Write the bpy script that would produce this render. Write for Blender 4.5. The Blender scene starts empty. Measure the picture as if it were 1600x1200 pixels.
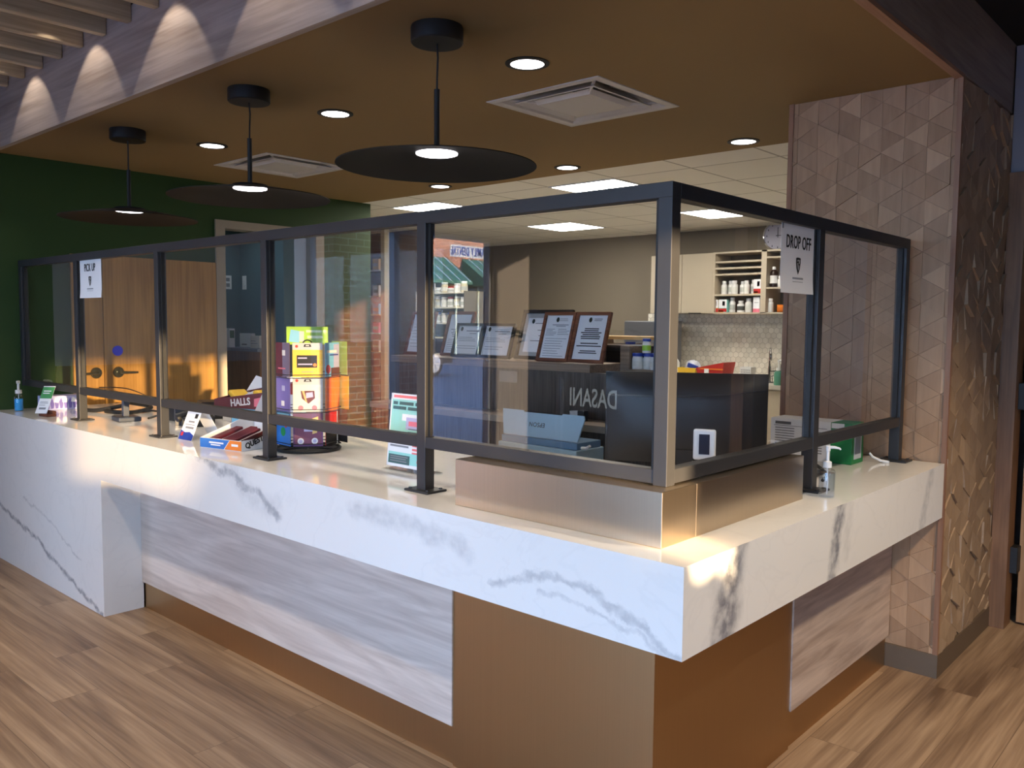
import bpy, bmesh, math, random
from mathutils import Vector, Matrix
random.seed(7)
S = bpy.context.scene
COL = S.collection
R = math.radians

# ------------------------------------------------------------------ camera, world, sun, exposure
S.view_settings.view_transform = 'Standard'
S.view_settings.look = 'None'
S.view_settings.exposure = 0.06
S.view_settings.gamma = 1.0
S.view_settings.use_curve_mapping = False
cd = bpy.data.cameras.new('camera'); cam = bpy.data.objects.new('camera', cd); COL.objects.link(cam)
cd.sensor_width = 36.0; cd.lens = 29.776; cd.clip_start = 0.05; cd.clip_end = 400
yaw, pitch, roll = 0.7347, -0.0716, 0.0090
fw = Vector((-math.sin(yaw)*math.cos(pitch), math.cos(yaw)*math.cos(pitch), math.sin(pitch)))
rt = Vector((math.cos(yaw), math.sin(yaw), 0)); up = rt.cross(fw)
rt2 = rt*math.cos(roll) + up*math.sin(roll); up2 = -rt*math.sin(roll) + up*math.cos(roll)
cam.matrix_world = Matrix(((rt2.x, up2.x, -fw.x, 0.9967), (rt2.y, up2.y, -fw.y, -1.7058), (rt2.z, up2.z, -fw.z, 1.4769), (0, 0, 0, 1)))
S.camera = cam

W = bpy.data.worlds.new('sky'); S.world = W; W.use_nodes = True
wn = W.node_tree; wn.nodes.clear()
wo = wn.nodes.new('ShaderNodeOutputWorld'); bg = wn.nodes.new('ShaderNodeBackground')
tc = wn.nodes.new('ShaderNodeTexCoord'); sx = wn.nodes.new('ShaderNodeSeparateXYZ'); rp = wn.nodes.new('ShaderNodeValToRGB')
wn.links.new(tc.outputs['Generated'], sx.inputs[0]); wn.links.new(sx.outputs['Z'], rp.inputs[0])
rp.color_ramp.elements[0].position = 0.0; rp.color_ramp.elements[0].color = (0.46, 0.67, 0.96, 1)
rp.color_ramp.elements[1].position = 0.6; rp.color_ramp.elements[1].color = (0.22, 0.42, 0.95, 1)
bg.inputs['Strength'].default_value = 12.8
wn.links.new(rp.outputs[0], bg.inputs['Color']); wn.links.new(bg.outputs[0], wo.inputs[0])

sd = bpy.data.lights.new('sun', 'SUN'); sun = bpy.data.objects.new('sun', sd); COL.objects.link(sun)
sd.energy = 29.0; sd.color = (1.0, 0.72, 0.42); sd.angle = R(0.8)
SUN_DIR = Vector((-1.0, 0.28, -0.11)).normalized()
sun.rotation_euler = SUN_DIR.to_track_quat('-Z', 'Y').to_euler(); sun.location = (12, -6, 6)

def portal(name, loc, direction, w, h):
    l = bpy.data.lights.new(name, 'AREA'); o = bpy.data.objects.new(name, l); COL.objects.link(o)
    l.shape = 'RECTANGLE'; l.size = w; l.size_y = h; l.cycles.is_portal = True
    o.location = loc; o.rotation_euler = Vector(direction).to_track_quat('-Z', 'Y').to_euler()
portal('window_daylight', (-0.1, -5.05, 1.3), (0, 1, 0), 6.2, 2.3)
portal('window_daylight', (4.55, -1.675, 1.5), (-1, 0, 0), 1.3, 1.6)
portal('window_daylight', (-4.83, -3.02, 1.2), (1, 0, 0), 2.1, 2.2)

def spot(loc, energy, color, angle, blend=0.6, direction=(0, 0, -1), radius=0.04):
    l = bpy.data.lights.new('lamp_or_fill_light', 'SPOT'); o = bpy.data.objects.new('lamp_or_fill_light', l); COL.objects.link(o)
    l.energy = energy; l.color = color; l.spot_size = R(angle); l.spot_blend = blend; l.shadow_soft_size = radius
    o.location = loc; o.rotation_euler = Vector(direction).to_track_quat('-Z', 'Y').to_euler()
    return o

# ------------------------------------------------------------------ material helpers
def nt_new(name):
    m = bpy.data.materials.new(name); m.use_nodes = True
    nt = m.node_tree; b = nt.nodes.get('Principled BSDF')
    return m, nt, b
def N(nt, t, **kw):
    n = nt.nodes.new(t)
    for k, v in kw.items(): setattr(n, k, v)
    return n
def setin(n, i, v):
    n.inputs[i].default_value = v
def L(nt, a, b): nt.links.new(a, b)
def math_node(nt, op, a, b=None, c=None, clamp=False):
    n = N(nt, 'ShaderNodeMath', operation=op); n.use_clamp = clamp
    for i, v in enumerate((a, b, c)):
        if v is None: continue
        if isinstance(v, (int, float)): n.inputs[i].default_value = v
        else: L(nt, v, n.inputs[i])
    return n.outputs[0]
def mixc(nt, f, a, b):
    n = N(nt, 'ShaderNodeMix', data_type='RGBA')
    for i, v in ((0, f), (6, a), (7, b)):
        if isinstance(v, (int, float)): n.inputs[i].default_value = v
        elif isinstance(v, tuple): n.inputs[i].default_value = (*v, 1) if len(v) == 3 else v
        else: L(nt, v, n.inputs[i])
    return n.outputs[2]
MATS = {}
def srgb(r, g, b):
    f = lambda c: (c/255/12.92) if c <= 10 else ((c/255+0.055)/1.055)**2.4
    return (f(r), f(g), f(b))
def plain(name, col, rough=0.5, metal=0.0, vary=0.06, scale=8.0, bump=0.0, spec=None, trans=0.0, coat=0.0):
    if name in MATS: return MATS[name]
    m, nt, b = nt_new(name)
    co = N(nt, 'ShaderNodeTexCoord'); no = N(nt, 'ShaderNodeTexNoise'); setin(no, 'Scale', scale); setin(no, 'Detail', 4.0)
    L(nt, co.outputs['Object'], no.inputs['Vector'])
    d = tuple(max(0, c*(1-vary)) for c in col); e = tuple(min(1, c*(1+vary)) for c in col)
    L(nt, mixc(nt, no.outputs['Fac'], d, e), b.inputs['Base Color'])
    setin(b, 'Roughness', rough); setin(b, 'Metallic', metal)
    if spec is not None: setin(b, 'Specular IOR Level', spec)
    if trans: setin(b, 'Transmission Weight', trans)
    if coat: setin(b, 'Coat Weight', coat)
    if bump:
        bp = N(nt, 'ShaderNodeBump'); setin(bp, 'Strength', bump); setin(bp, 'Distance', 0.002)
        L(nt, no.outputs['Fac'], bp.inputs['Height']); L(nt, bp.outputs[0], b.inputs['Normal'])
    MATS[name] = m; return m
def emit(name, col, strength):
    if name in MATS: return MATS[name]
    m, nt, b = nt_new(name)
    setin(b, 'Base Color', (0.8, 0.8, 0.8, 1)); setin(b, 'Emission Color', (*col, 1)); setin(b, 'Emission Strength', strength)
    MATS[name] = m; return m
def wood(name, dark, light, axis='x', grain=1.0, rough=0.45, fine=0.35, wave=0.5, spec=None):
    """straight grain running along axis"""
    if name in MATS: return MATS[name]
    m, nt, b = nt_new(name)
    co = N(nt, 'ShaderNodeTexCoord'); mp = N(nt, 'ShaderNodeMapping'); L(nt, co.outputs['Object'], mp.inputs['Vector'])
    s = {'x': (1.0, 9, 9), 'y': (9, 1.0, 9), 'z': (9, 9, 1.0)}[axis]
    setin(mp, 'Scale', tuple(v*grain for v in s))
    n1 = N(nt, 'ShaderNodeTexNoise'); setin(n1, 'Scale', 1.3); setin(n1, 'Detail', 6.0); setin(n1, 'Distortion', 1.2); L(nt, mp.outputs[0], n1.inputs['Vector'])
    mp2 = N(nt, 'ShaderNodeMapping'); L(nt, co.outputs['Object'], mp2.inputs['Vector'])
    s2 = {'x': (2.0, 70, 70), 'y': (70, 2.0, 70), 'z': (70, 70, 2.0)}[axis]; setin(mp2, 'Scale', s2)
    n2 = N(nt, 'ShaderNodeTexNoise'); setin(n2, 'Scale', 1.0); setin(n2, 'Detail', 3.0); L(nt, mp2.outputs[0], n2.inputs['Vector'])
    f = math_node(nt, 'ADD', math_node(nt, 'MULTIPLY', n1.outputs['Fac'], 1-fine), math_node(nt, 'MULTIPLY', n2.outputs['Fac'], fine))
    r = N(nt, 'ShaderNodeValToRGB'); r.color_ramp.elements[0].position = 0.36; r.color_ramp.elements[1].position = 0.64
    r.color_ramp.elements[0].color = (*dark, 1); r.color_ramp.elements[1].color = (*light, 1); L(nt, f, r.inputs[0])
    L(nt, r.outputs[0], b.inputs['Base Color']); setin(b, 'Roughness', rough)
    if spec is not None: setin(b, 'Specular IOR Level', spec)
    MATS[name] = m; return m
def brushed(name, col, rough=0.34, axis='z', vary=0.05):
    if name in MATS: return MATS[name]
    m, nt, b = nt_new(name)
    co = N(nt, 'ShaderNodeTexCoord'); mp = N(nt, 'ShaderNodeMapping'); L(nt, co.outputs['Object'], mp.inputs['Vector'])
    setin(mp, 'Scale', {'x': (0.6, 233, 233), 'y': (233, 0.6, 233), 'z': (233, 233, 0.6)}[axis]); setin(mp, 'Location', (3.37, 5.61, 1.73))
    n = N(nt, 'ShaderNodeTexNoise'); setin(n, 'Scale', 1.0); setin(n, 'Detail', 2.0); L(nt, mp.outputs[0], n.inputs['Vector'])
    d = tuple(c*(1-vary) for c in col); e = tuple(min(1, c*(1+vary)) for c in col)
    L(nt, mixc(nt, n.outputs['Fac'], d, e), b.inputs['Base Color']); setin(b, 'Metallic', 1.0)
    L(nt, math_node(nt, 'MULTIPLY_ADD', n.outputs['Fac'], 0.03, rough-0.015), b.inputs['Roughness'])
    MATS[name] = m; return m
def thin_glass(name, tint=(1, 1, 1), ior=1.52, rough=0.0):
    """flat pane: Fresnel reflection of both faces on the outer side, straight transmission"""
    if name in MATS: return MATS[name]
    m, nt, b = nt_new(name); nt.nodes.remove(b); out = nt.nodes.get('Material Output')
    tr = N(nt, 'ShaderNodeBsdfTransparent'); setin(tr, 'Color', (*tint, 1))
    gl = N(nt, 'ShaderNodeBsdfGlossy'); setin(gl, 'Roughness', rough)
    fr = N(nt, 'ShaderNodeFresnel'); setin(fr, 'IOR', ior); ge = N(nt, 'ShaderNodeNewGeometry')
    two = math_node(nt, 'DIVIDE', math_node(nt, 'MULTIPLY', fr.outputs[0], 2.0), math_node(nt, 'ADD', fr.outputs[0], 1.0))
    fac = math_node(nt, 'MULTIPLY', two, math_node(nt, 'SUBTRACT', 1.0, ge.outputs['Backfacing']))
    mx = N(nt, 'ShaderNodeMixShader'); L(nt, fac, mx.inputs[0]); L(nt, tr.outputs[0], mx.inputs[1]); L(nt, gl.outputs[0], mx.inputs[2])
    L(nt, mx.outputs[0], out.inputs['Surface']); MATS[name] = m; return m

def marble_mat():
    m, nt, b = nt_new('calacatta_marble')
    co = N(nt, 'ShaderNodeTexCoord'); ge = N(nt, 'ShaderNodeNewGeometry')
    pos = N(nt, 'ShaderNodeSeparateXYZ'); L(nt, co.outputs['Object'], pos.inputs[0])
    nor = N(nt, 'ShaderNodeSeparateXYZ'); L(nt, ge.outputs['True Normal'], nor.inputs[0])
    isA = math_node(nt, 'GREATER_THAN', math_node(nt, 'ABSOLUTE', nor.outputs['Y']), 0.5)
    isB = math_node(nt, 'GREATER_THAN', math_node(nt, 'ABSOLUTE', nor.outputs['X']), 0.5)
    wob = N(nt, 'ShaderNodeTexNoise'); setin(wob, 'Scale', 9.0); setin(wob, 'Detail', 6.0); setin(wob, 'Roughness', 0.65); L(nt, co.outputs['Object'], wob.inputs['Vector'])
    wv = N(nt, 'ShaderNodeVectorMath', operation='SUBTRACT'); L(nt, wob.outputs['Color'], wv.inputs[0]); wv.inputs[1].default_value = (0.5, 0.5, 0.5)
    ws = N(nt, 'ShaderNodeVectorMath', operation='SCALE'); L(nt, wv.outputs[0], ws.inputs[0]); ws.inputs['Scale'].default_value = 0.10
    wp = N(nt, 'ShaderNodeVectorMath', operation='ADD'); L(nt, co.outputs['Object'], wp.inputs[0]); L(nt, ws.outputs[0], wp.inputs[1])
    sp = N(nt, 'ShaderNodeSeparateXYZ'); L(nt, wp.outputs[0], sp.inputs[0])
    uvA = N(nt, 'ShaderNodeCombineXYZ'); L(nt, sp.outputs['X'], uvA.inputs[0]); L(nt, sp.outputs['Z'], uvA.inputs[1])
    uvB = N(nt, 'ShaderNodeCombineXYZ'); L(nt, sp.outputs['Y'], uvB.inputs[0]); L(nt, sp.outputs['Z'], uvB.inputs[1])
    def seg(uv, a, c, width, strength):
        A = Vector((*a, 0)); D = Vector((*c, 0))-A
        s1 = N(nt, 'ShaderNodeVectorMath', operation='SUBTRACT'); L(nt, uv.outputs[0], s1.inputs[0]); s1.inputs[1].default_value = A
        dt = N(nt, 'ShaderNodeVectorMath', operation='DOT_PRODUCT'); L(nt, s1.outputs[0], dt.inputs[0]); dt.inputs[1].default_value = D/D.length_squared
        t = math_node(nt, 'ADD', dt.outputs['Value'], 0.0, clamp=True)
        sc = N(nt, 'ShaderNodeVectorMath', operation='SCALE'); sc.inputs[0].default_value = D; L(nt, t, sc.inputs['Scale'])
        ds = N(nt, 'ShaderNodeVectorMath', operation='DISTANCE'); L(nt, s1.outputs[0], ds.inputs[0]); L(nt, sc.outputs[0], ds.inputs[1])
        mr = N(nt, 'ShaderNodeMapRange', interpolation_type='SMOOTHSTEP'); L(nt, ds.outputs['Value'], mr.inputs[0])
        setin(mr, 1, width*0.15); setin(mr, 2, width); setin(mr, 3, strength); setin(mr, 4, 0.0)
        return mr.outputs[0]
    def chain(uv, pts, width, strength):
        r = None
        for a, c in zip(pts, pts[1:]):
            s = seg(uv, a, c, width, strength); r = s if r is None else math_node(nt, 'MAXIMUM', r, s)
        return r
    A = [chain(uvA, [(-4.78, .335), (-4.14, .228), (-3.78, .12), (-3.29, .0)], .022, .75),
         chain(uvA, [(-4.35, .44), (-3.98, .38), (-3.55, .23)], .012, .28),
         chain(uvA, [(-2.30, .915), (-2.08, .884), (-1.85, .827), (-1.69, .755)], .030, .62),
         chain(uvA, [(-2.05, .90), (-1.85, .80), (-1.72, .79)], .07, .20),
         chain(uvA, [(-1.25, .855), (-.94, .857), (-.72, .815)], .05, .30),
         chain(uvA, [(-.62, .74), (-.40, .815), (-.25, .80), (-.01, .70)], .018, .42),
         chain(uvA, [(-.45, .76), (-.20, .745), (-.05, .70)], .012, .30)]
    B = [chain(uvB, [(.252, .92), (.225, .80), (.195, .68)], .10, .95),
         chain(uvB, [(.16, .90), (.14, .76)], .03, .16),
         chain(uvB, [(.955, .92), (.925, .83), (.90, .68)], .055, .9),
         chain(uvB, [(1.03, .92), (1.00, .75)], .05, .18),
         chain(uvB, [(1.90, .90), (1.84, .80), (1.79, .70)], .05, .35)]
    mA = A[0]
    for q in A[1:]: mA = math_node(nt, 'MAXIMUM', mA, q)
    mB = B[0]
    for q in B[1:]: mB = math_node(nt, 'MAXIMUM', mB, q)
    ex = math_node(nt, 'ADD', math_node(nt, 'MULTIPLY', mA, isA), math_node(nt, 'MULTIPLY', mB, isB))
    cl = N(nt, 'ShaderNodeTexNoise'); setin(cl, 'Scale', 2.6); setin(cl, 'Detail', 8.0); setin(cl, 'Distortion', 1.6); L(nt, co.outputs['Object'], cl.inputs['Vector'])
    th = N(nt, 'ShaderNodeMapRange', interpolation_type='SMOOTHSTEP'); L(nt, math_node(nt, 'ABSOLUTE', math_node(nt, 'SUBTRACT', cl.outputs['Fac'], 0.5)), th.inputs[0])
    setin(th, 1, 0.0); setin(th, 2, 0.028); setin(th, 3, 0.20); setin(th, 4, 0.0)
    br = N(nt, 'ShaderNodeTexNoise'); setin(br, 'Scale', 26.0); setin(br, 'Detail', 5.0); L(nt, co.outputs['Object'], br.inputs['Vector'])
    brk = N(nt, 'ShaderNodeMapRange'); L(nt, br.outputs['Fac'], brk.inputs[0]); setin(brk, 1, 0.35); setin(brk, 2, 0.6); setin(brk, 3, 0.45); setin(brk, 4, 1.0)
    f = math_node(nt, 'ADD', math_node(nt, 'MULTIPLY', ex, brk.outputs[0]), math_node(nt, 'MULTIPLY', th.outputs[0], 0.20), clamp=True)
    L(nt, mixc(nt, f, (0.80, 0.78, 0.74), (0.20, 0.205, 0.23)), b.inputs['Base Color'])
    setin(b, 'Roughness', 0.07); setin(b, 'Specular IOR Level', 0.55)
    return m

def floor_mat():
    m, nt, b = nt_new('vinyl_plank_floor')
    co = N(nt, 'ShaderNodeTexCoord'); p = N(nt, 'ShaderNodeSeparateXYZ'); L(nt, co.outputs['Object'], p.inputs[0])
    sel = math_node(nt, 'GREATER_THAN', math_node(nt, 'ADD', p.outputs['X'], p.outputs['Y']), 0.0)
    sw = N(nt, 'ShaderNodeCombineXYZ'); L(nt, p.outputs['Y'], sw.inputs[0]); L(nt, p.outputs['X'], sw.inputs[1])
    mv = N(nt, 'ShaderNodeMix', data_type='VECTOR'); L(nt, sel, mv.inputs[0]); L(nt, co.outputs['Object'], mv.inputs[4]); L(nt, sw.outputs[0], mv.inputs[5])
    v = mv.outputs[1]
    bk = N(nt, 'ShaderNodeTexBrick'); L(nt, v, bk.inputs['Vector']); bk.offset = 0.37; bk.squash = 1.0
    setin(bk, 'Color1', (0, 0, 0, 1)); setin(bk, 'Color2', (1, 1, 1, 1)); setin(bk, 'Mortar', (0.5, 0.5, 0.5, 1)); setin(bk, 'Scale', 1.0)
    setin(bk, 'Mortar Size', 0.0012); setin(bk, 'Brick Width', 1.22); setin(bk, 'Row Height', 0.18); setin(bk, 'Mortar Smooth', 0.2)
    sh = N(nt, 'ShaderNodeVectorMath', operation='SCALE'); L(nt, bk.outputs['Color'], sh.inputs[0]); sh.inputs['Scale'].default_value = 7.3
    av = N(nt, 'ShaderNodeVectorMath', operation='ADD'); L(nt, v, av.inputs[0]); L(nt, sh.outputs[0], av.inputs[1])
    mp = N(nt, 'ShaderNodeMapping'); setin(mp, 'Scale', (0.75, 13.0, 1.0)); L(nt, av.outputs[0], mp.inputs['Vector'])
    n1 = N(nt, 'ShaderNodeTexNoise'); setin(n1, 'Scale', 1.0); setin(n1, 'Detail', 6.0); setin(n1, 'Distortion', 0.7); L(nt, mp.outputs[0], n1.inputs['Vector'])
    mp2 = N(nt, 'ShaderNodeMapping'); setin(mp2, 'Scale', (3.0, 90.0, 1.0)); L(nt, av.outputs[0], mp2.inputs['Vector'])
    n2 = N(nt, 'ShaderNodeTexNoise'); setin(n2, 'Scale', 1.0); setin(n2, 'Detail', 2.0); L(nt, mp2.outputs[0], n2.inputs['Vector'])
    sc = N(nt, 'ShaderNodeSeparateColor'); L(nt, bk.outputs['Color'], sc.inputs[0])
    f = math_node(nt, 'ADD', math_node(nt, 'MULTIPLY', n1.outputs['Fac'], 0.75), math_node(nt, 'MULTIPLY', n2.outputs['Fac'], 0.25))
    f = math_node(nt, 'ADD', f, math_node(nt, 'MULTIPLY', math_node(nt, 'SUBTRACT', sc.outputs[0], 0.5), 0.06))
    r = N(nt, 'ShaderNodeValToRGB'); L(nt, f, r.inputs[0]); e = r.color_ramp.elements
    e[0].position = 0.33; e[0].color = (0.130, 0.078, 0.046, 1); e[1].position = 0.66; e[1].color = (0.41, 0.285, 0.178, 1)
    x = e.new(0.5); x.color = (0.275, 0.180, 0.108, 1)
    L(nt, mixc(nt, math_node(nt, 'MULTIPLY', bk.outputs['Fac'], 0.6), r.outputs[0], (0.06, 0.035, 0.02)), b.inputs['Base Color'])
    setin(b, 'Roughness', 0.42); setin(b, 'Specular IOR Level', 0.35)
    return m
def tile_ceiling_mat():
    m, nt, b = nt_new('acoustic_ceiling_tile')
    co = N(nt, 'ShaderNodeTexCoord'); mp = N(nt, 'ShaderNodeMapping'); L(nt, co.outputs['Object'], mp.inputs['Vector']); setin(mp, 'Location', (3.07, -3.17, 0))
    bk = N(nt, 'ShaderNodeTexBrick'); L(nt, mp.outputs[0], bk.inputs['Vector']); bk.offset = 0.0
    setin(bk, 'Color1', (0.86, 0.83, 0.76, 1)); setin(bk, 'Color2', (0.88, 0.85, 0.79, 1)); setin(bk, 'Mortar', (0.45, 0.42, 0.38, 1))
    setin(bk, 'Scale', 1.0); setin(bk, 'Mortar Size', 0.008); setin(bk, 'Brick Width', 0.6); setin(bk, 'Row Height', 0.6)
    L(nt, bk.outputs['Color'], b.inputs['Base Color']); setin(b, 'Roughness', 0.9)
    return m
def brick_mat(name, scale=1.0, swap=False):
    m, nt, b = nt_new(name)
    co = N(nt, 'ShaderNodeTexCoord'); p = N(nt, 'ShaderNodeSeparateXYZ'); L(nt, co.outputs['Object'], p.inputs[0])
    cb = N(nt, 'ShaderNodeCombineXYZ'); L(nt, math_node(nt, 'ADD', p.outputs['Y'], p.outputs['X']), cb.inputs[0]); L(nt, p.outputs['Z'], cb.inputs[1])
    bk = N(nt, 'ShaderNodeTexBrick'); L(nt, cb.outputs[0], bk.inputs['Vector'])
    setin(bk, 'Color1', (0.52, 0.20, 0.11, 1)); setin(bk, 'Color2', (0.40, 0.15, 0.09, 1)); setin(bk, 'Mortar', (0.62, 0.52, 0.42, 1))
    setin(bk, 'Scale', scale); setin(bk, 'Mortar Size', 0.006); setin(bk, 'Brick Width', 0.20); setin(bk, 'Row Height', 0.068)
    L(nt, bk.outputs['Color'], b.inputs['Base Color']); setin(b, 'Roughness', 0.9)
    return m
def tone_mat(name, dark, light, axis='z', rough=0.55, attr='tone'):
    """wood whose tone is set per tile by a face attribute, with fine grain"""
    m, nt, b = nt_new(name)
    at = N(nt, 'ShaderNodeAttribute', attribute_name=attr); co = N(nt, 'ShaderNodeTexCoord')
    mp = N(nt, 'ShaderNodeMapping'); L(nt, co.outputs['Object'], mp.inputs['Vector'])
    setin(mp, 'Scale', {'z': (45, 45, 5), 'none': (20, 20, 20)}[axis])
    off = N(nt, 'ShaderNodeVectorMath', operation='SCALE'); L(nt, at.outputs['Color'], off.inputs[0]); off.inputs['Scale'].default_value = 9.0
    ad = N(nt, 'ShaderNodeVectorMath', operation='ADD'); L(nt, mp.outputs[0], ad.inputs[0]); L(nt, off.outputs[0], ad.inputs[1])
    no = N(nt, 'ShaderNodeTexNoise'); setin(no, 'Scale', 1.0); setin(no, 'Detail', 4.0); L(nt, ad.outputs[0], no.inputs['Vector'])
    f = math_node(nt, 'ADD', math_node(nt, 'MULTIPLY', at.outputs['Fac'], 0.8), math_node(nt, 'MULTIPLY', math_node(nt, 'SUBTRACT', no.outputs['Fac'], 0.5), 0.55), clamp=True)
    L(nt, mixc(nt, f, dark, light), b.inputs['Base Color']); setin(b, 'Roughness', rough)
    return m

# ------------------------------------------------------------------ mesh helpers
class MB:
    def __init__(self): self.bm = bmesh.new()
    def box(self, x0, y0, z0, x1, y1, z1, bevel=0.0, rot=None):
        g = bmesh.ops.create_cube(self.bm, size=1.0); v = g['verts']
        bmesh.ops.scale(self.bm, vec=(abs(x1-x0), abs(y1-y0), abs(z1-z0)), verts=v)
        if bevel:
            es = list({e for q in v for e in q.link_edges})
            r = bmesh.ops.bevel(self.bm, geom=es, offset=bevel, segments=2, affect='EDGES', profile=0.5); v = list({q for f in r['faces'] for q in f.verts} | {q for q in v if q.is_valid})
        if rot is not None: bmesh.ops.rotate(self.bm, verts=v, cent=(0, 0, 0), matrix=rot)
        bmesh.ops.translate(self.bm, verts=v, vec=((x0+x1)/2, (y0+y1)/2, (z0+z1)/2)); return self
    def lathe(self, prof, c=(0, 0, 0), seg=28, axis='z', rot=None, cap=True):
        rings = []
        M = rot if rot is not None else Matrix.Identity(3)
        if axis == 'x': M = M @ Matrix.Rotation(R(90), 3, 'Y')
        if axis == 'y': M = M @ Matrix.Rotation(R(-90), 3, 'X')
        C = Vector(c)
        for r, z in prof:
            if r < 1e-6: rings.append([self.bm.verts.new(C + M @ Vector((0, 0, z)))])
            else: rings.append([self.bm.verts.new(C + M @ Vector((r*math.cos(2*math.pi*i/seg), r*math.sin(2*math.pi*i/seg), z))) for i in range(seg)])
        for a, b in zip(rings, rings[1:]):
            if len(a) == 1 and len(b) == 1: continue
            for i in range(seg):
                j = (i+1) % seg
                if len(a) == 1: self.bm.faces.new((a[0], b[j], b[i]))
                elif len(b) == 1: self.bm.faces.new((a[i], a[j], b[0]))
                else: self.bm.faces.new((a[i], a[j], b[j], b[i]))
        if cap:
            if len(rings[0]) > 1: self.bm.faces.new(list(reversed(rings[0])))
            if len(rings[-1]) > 1: self.bm.faces.new(rings[-1])
        return self
    def cyl(self, c, r, h, axis='z', seg=24, r2=None, rot=None):
        return self.lathe([(r, 0), (r if r2 is None else r2, h)], c, seg, axis, rot)
    def tube(self, pts, r, seg=8, closed=False):
        P = [Vector(p) for p in pts]; n = len(P); rings = []
        prev = None
        for i, p in enumerate(P):
            a = P[(i-1) % n] if (closed or i > 0) else P[i]; b = P[(i+1) % n] if (closed or i < n-1) else P[i]
            t = (b-a).normalized() if (b-a).length > 1e-9 else Vector((0, 0, 1))
            if prev is None:
                u = t.orthogonal().normalized()
            else:
                u = (prev - t*prev.dot(t)); u = u.normalized() if u.length > 1e-6 else t.orthogonal().normalized()
            prev = u; w = t.cross(u)
            rr = r[i] if isinstance(r, (list, tuple)) else r
            rings.append([self.bm.verts.new(p + u*rr*math.cos(2*math.pi*k/seg) + w*rr*math.sin(2*math.pi*k/seg)) for k in range(seg)])
        m = n if closed else n-1
        for i in range(m):
            a, b = rings[i], rings[(i+1) % n]
            for k in range(seg):
                j = (k+1) % seg; self.bm.faces.new((a[k], a[j], b[j], b[k]))
        if not closed:
            self.bm.faces.new(list(reversed(rings[0]))); self.bm.faces.new(rings[-1])
        return self
    def prism(self, poly, O, U, V, depth):
        """polygon in (u,v), origin O, axes U,V, extruded by depth along U x V"""
        O = Vector(O); U = Vector(U).normalized(); V = Vector(V).normalized(); Wd = U.cross(V)*depth
        a = [self.bm.verts.new(O+U*p[0]+V*p[1]) for p in poly]; b = [self.bm.verts.new(O+U*p[0]+V*p[1]+Wd) for p in poly]
        n = len(poly)
        try:
            self.bm.faces.new(list(reversed(a))); self.bm.faces.new(b)
            for i in range(n):
                j = (i+1) % n; self.bm.faces.new((a[i], a[j], b[j], b[i]))
        except ValueError: pass
        return self
    def poly(self, pts):
        self.bm.faces.new([self.bm.verts.new(p) for p in pts]); return self
    def build(self, name, mat, parent=None, smooth=False, recalc=True):
        if recalc: bmesh.ops.recalc_face_normals(self.bm, faces=self.bm.faces[:])
        me = bpy.data.meshes.new(name); self.bm.to_mesh(me); self.bm.free()
        me.materials.append(mat)
        if smooth:
            for p in me.polygons: p.use_smooth = True
            try: me.set_sharp_from_angle(angle=R(38))
            except Exception: pass
        o = bpy.data.objects.new(name, me); COL.objects.link(o)
        if parent is not None: o.parent = parent
        return o
def tag(o, label, cat, group=None):
    o['label'] = label; o['category'] = cat
    if group: o['group'] = group
    return o
def thing(name, label, cat, loc=(0, 0, 0), rz=0.0, group=None):
    o = bpy.data.objects.new(name, None); COL.objects.link(o); o.location = loc; o.rotation_euler = (0, 0, rz); o.empty_display_size = 0.05
    return tag(o, label, cat, group)
def struct(o, label=None):
    o['kind'] = 'structure'
    if label: o['label'] = label
    return o
def copy_tree(o, parent=None):
    c = o.copy(); COL.objects.link(c)
    if parent is not None: c.parent = parent
    for ch in list(o.children): copy_tree(ch, c)
    return c
def text(name, body, size, O, U, V, mat, parent=None, align='CENTER', xs=1.0, depth=0.0004, bold=0.0, space=1.0):
    cu = bpy.data.curves.new(name, 'FONT'); cu.body = body; cu.size = size; cu.align_x = align; cu.align_y = 'CENTER'
    cu.extrude = depth; cu.offset = bold; cu.space_character = space; cu.resolution_u = 3
    tmp = bpy.data.objects.new(name, cu); me = bpy.data.meshes.new_from_object(tmp); bpy.data.objects.remove(tmp); bpy.data.curves.remove(cu)
    me.name = name; me.materials.clear(); me.materials.append(mat)
    U = Vector(U).normalized(); V = Vector(V).normalized(); Wn = U.cross(V)
    me.transform(Matrix(((U.x*xs, V.x, Wn.x, O[0]), (U.y*xs, V.y, Wn.y, O[1]), (U.z*xs, V.z, Wn.z, O[2]), (0, 0, 0, 1))))
    o = bpy.data.objects.new(name, me); COL.objects.link(o)
    if parent is not None: o.parent = parent
    return o
def lines(mb, O, U, V, rows, depth=0.0006):
    """printed bars: rows of (u0, u1, v, height)"""
    for u0, u1, v, h in rows:
        mb.prism([(u0, v-h/2), (u1, v-h/2), (u1, v+h/2), (u0, v+h/2)], O, U, V, depth)
    return mb
X, Y, Z = Vector((1, 0, 0)), Vector((0, 1, 0)), Vector((0, 0, 1))

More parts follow.
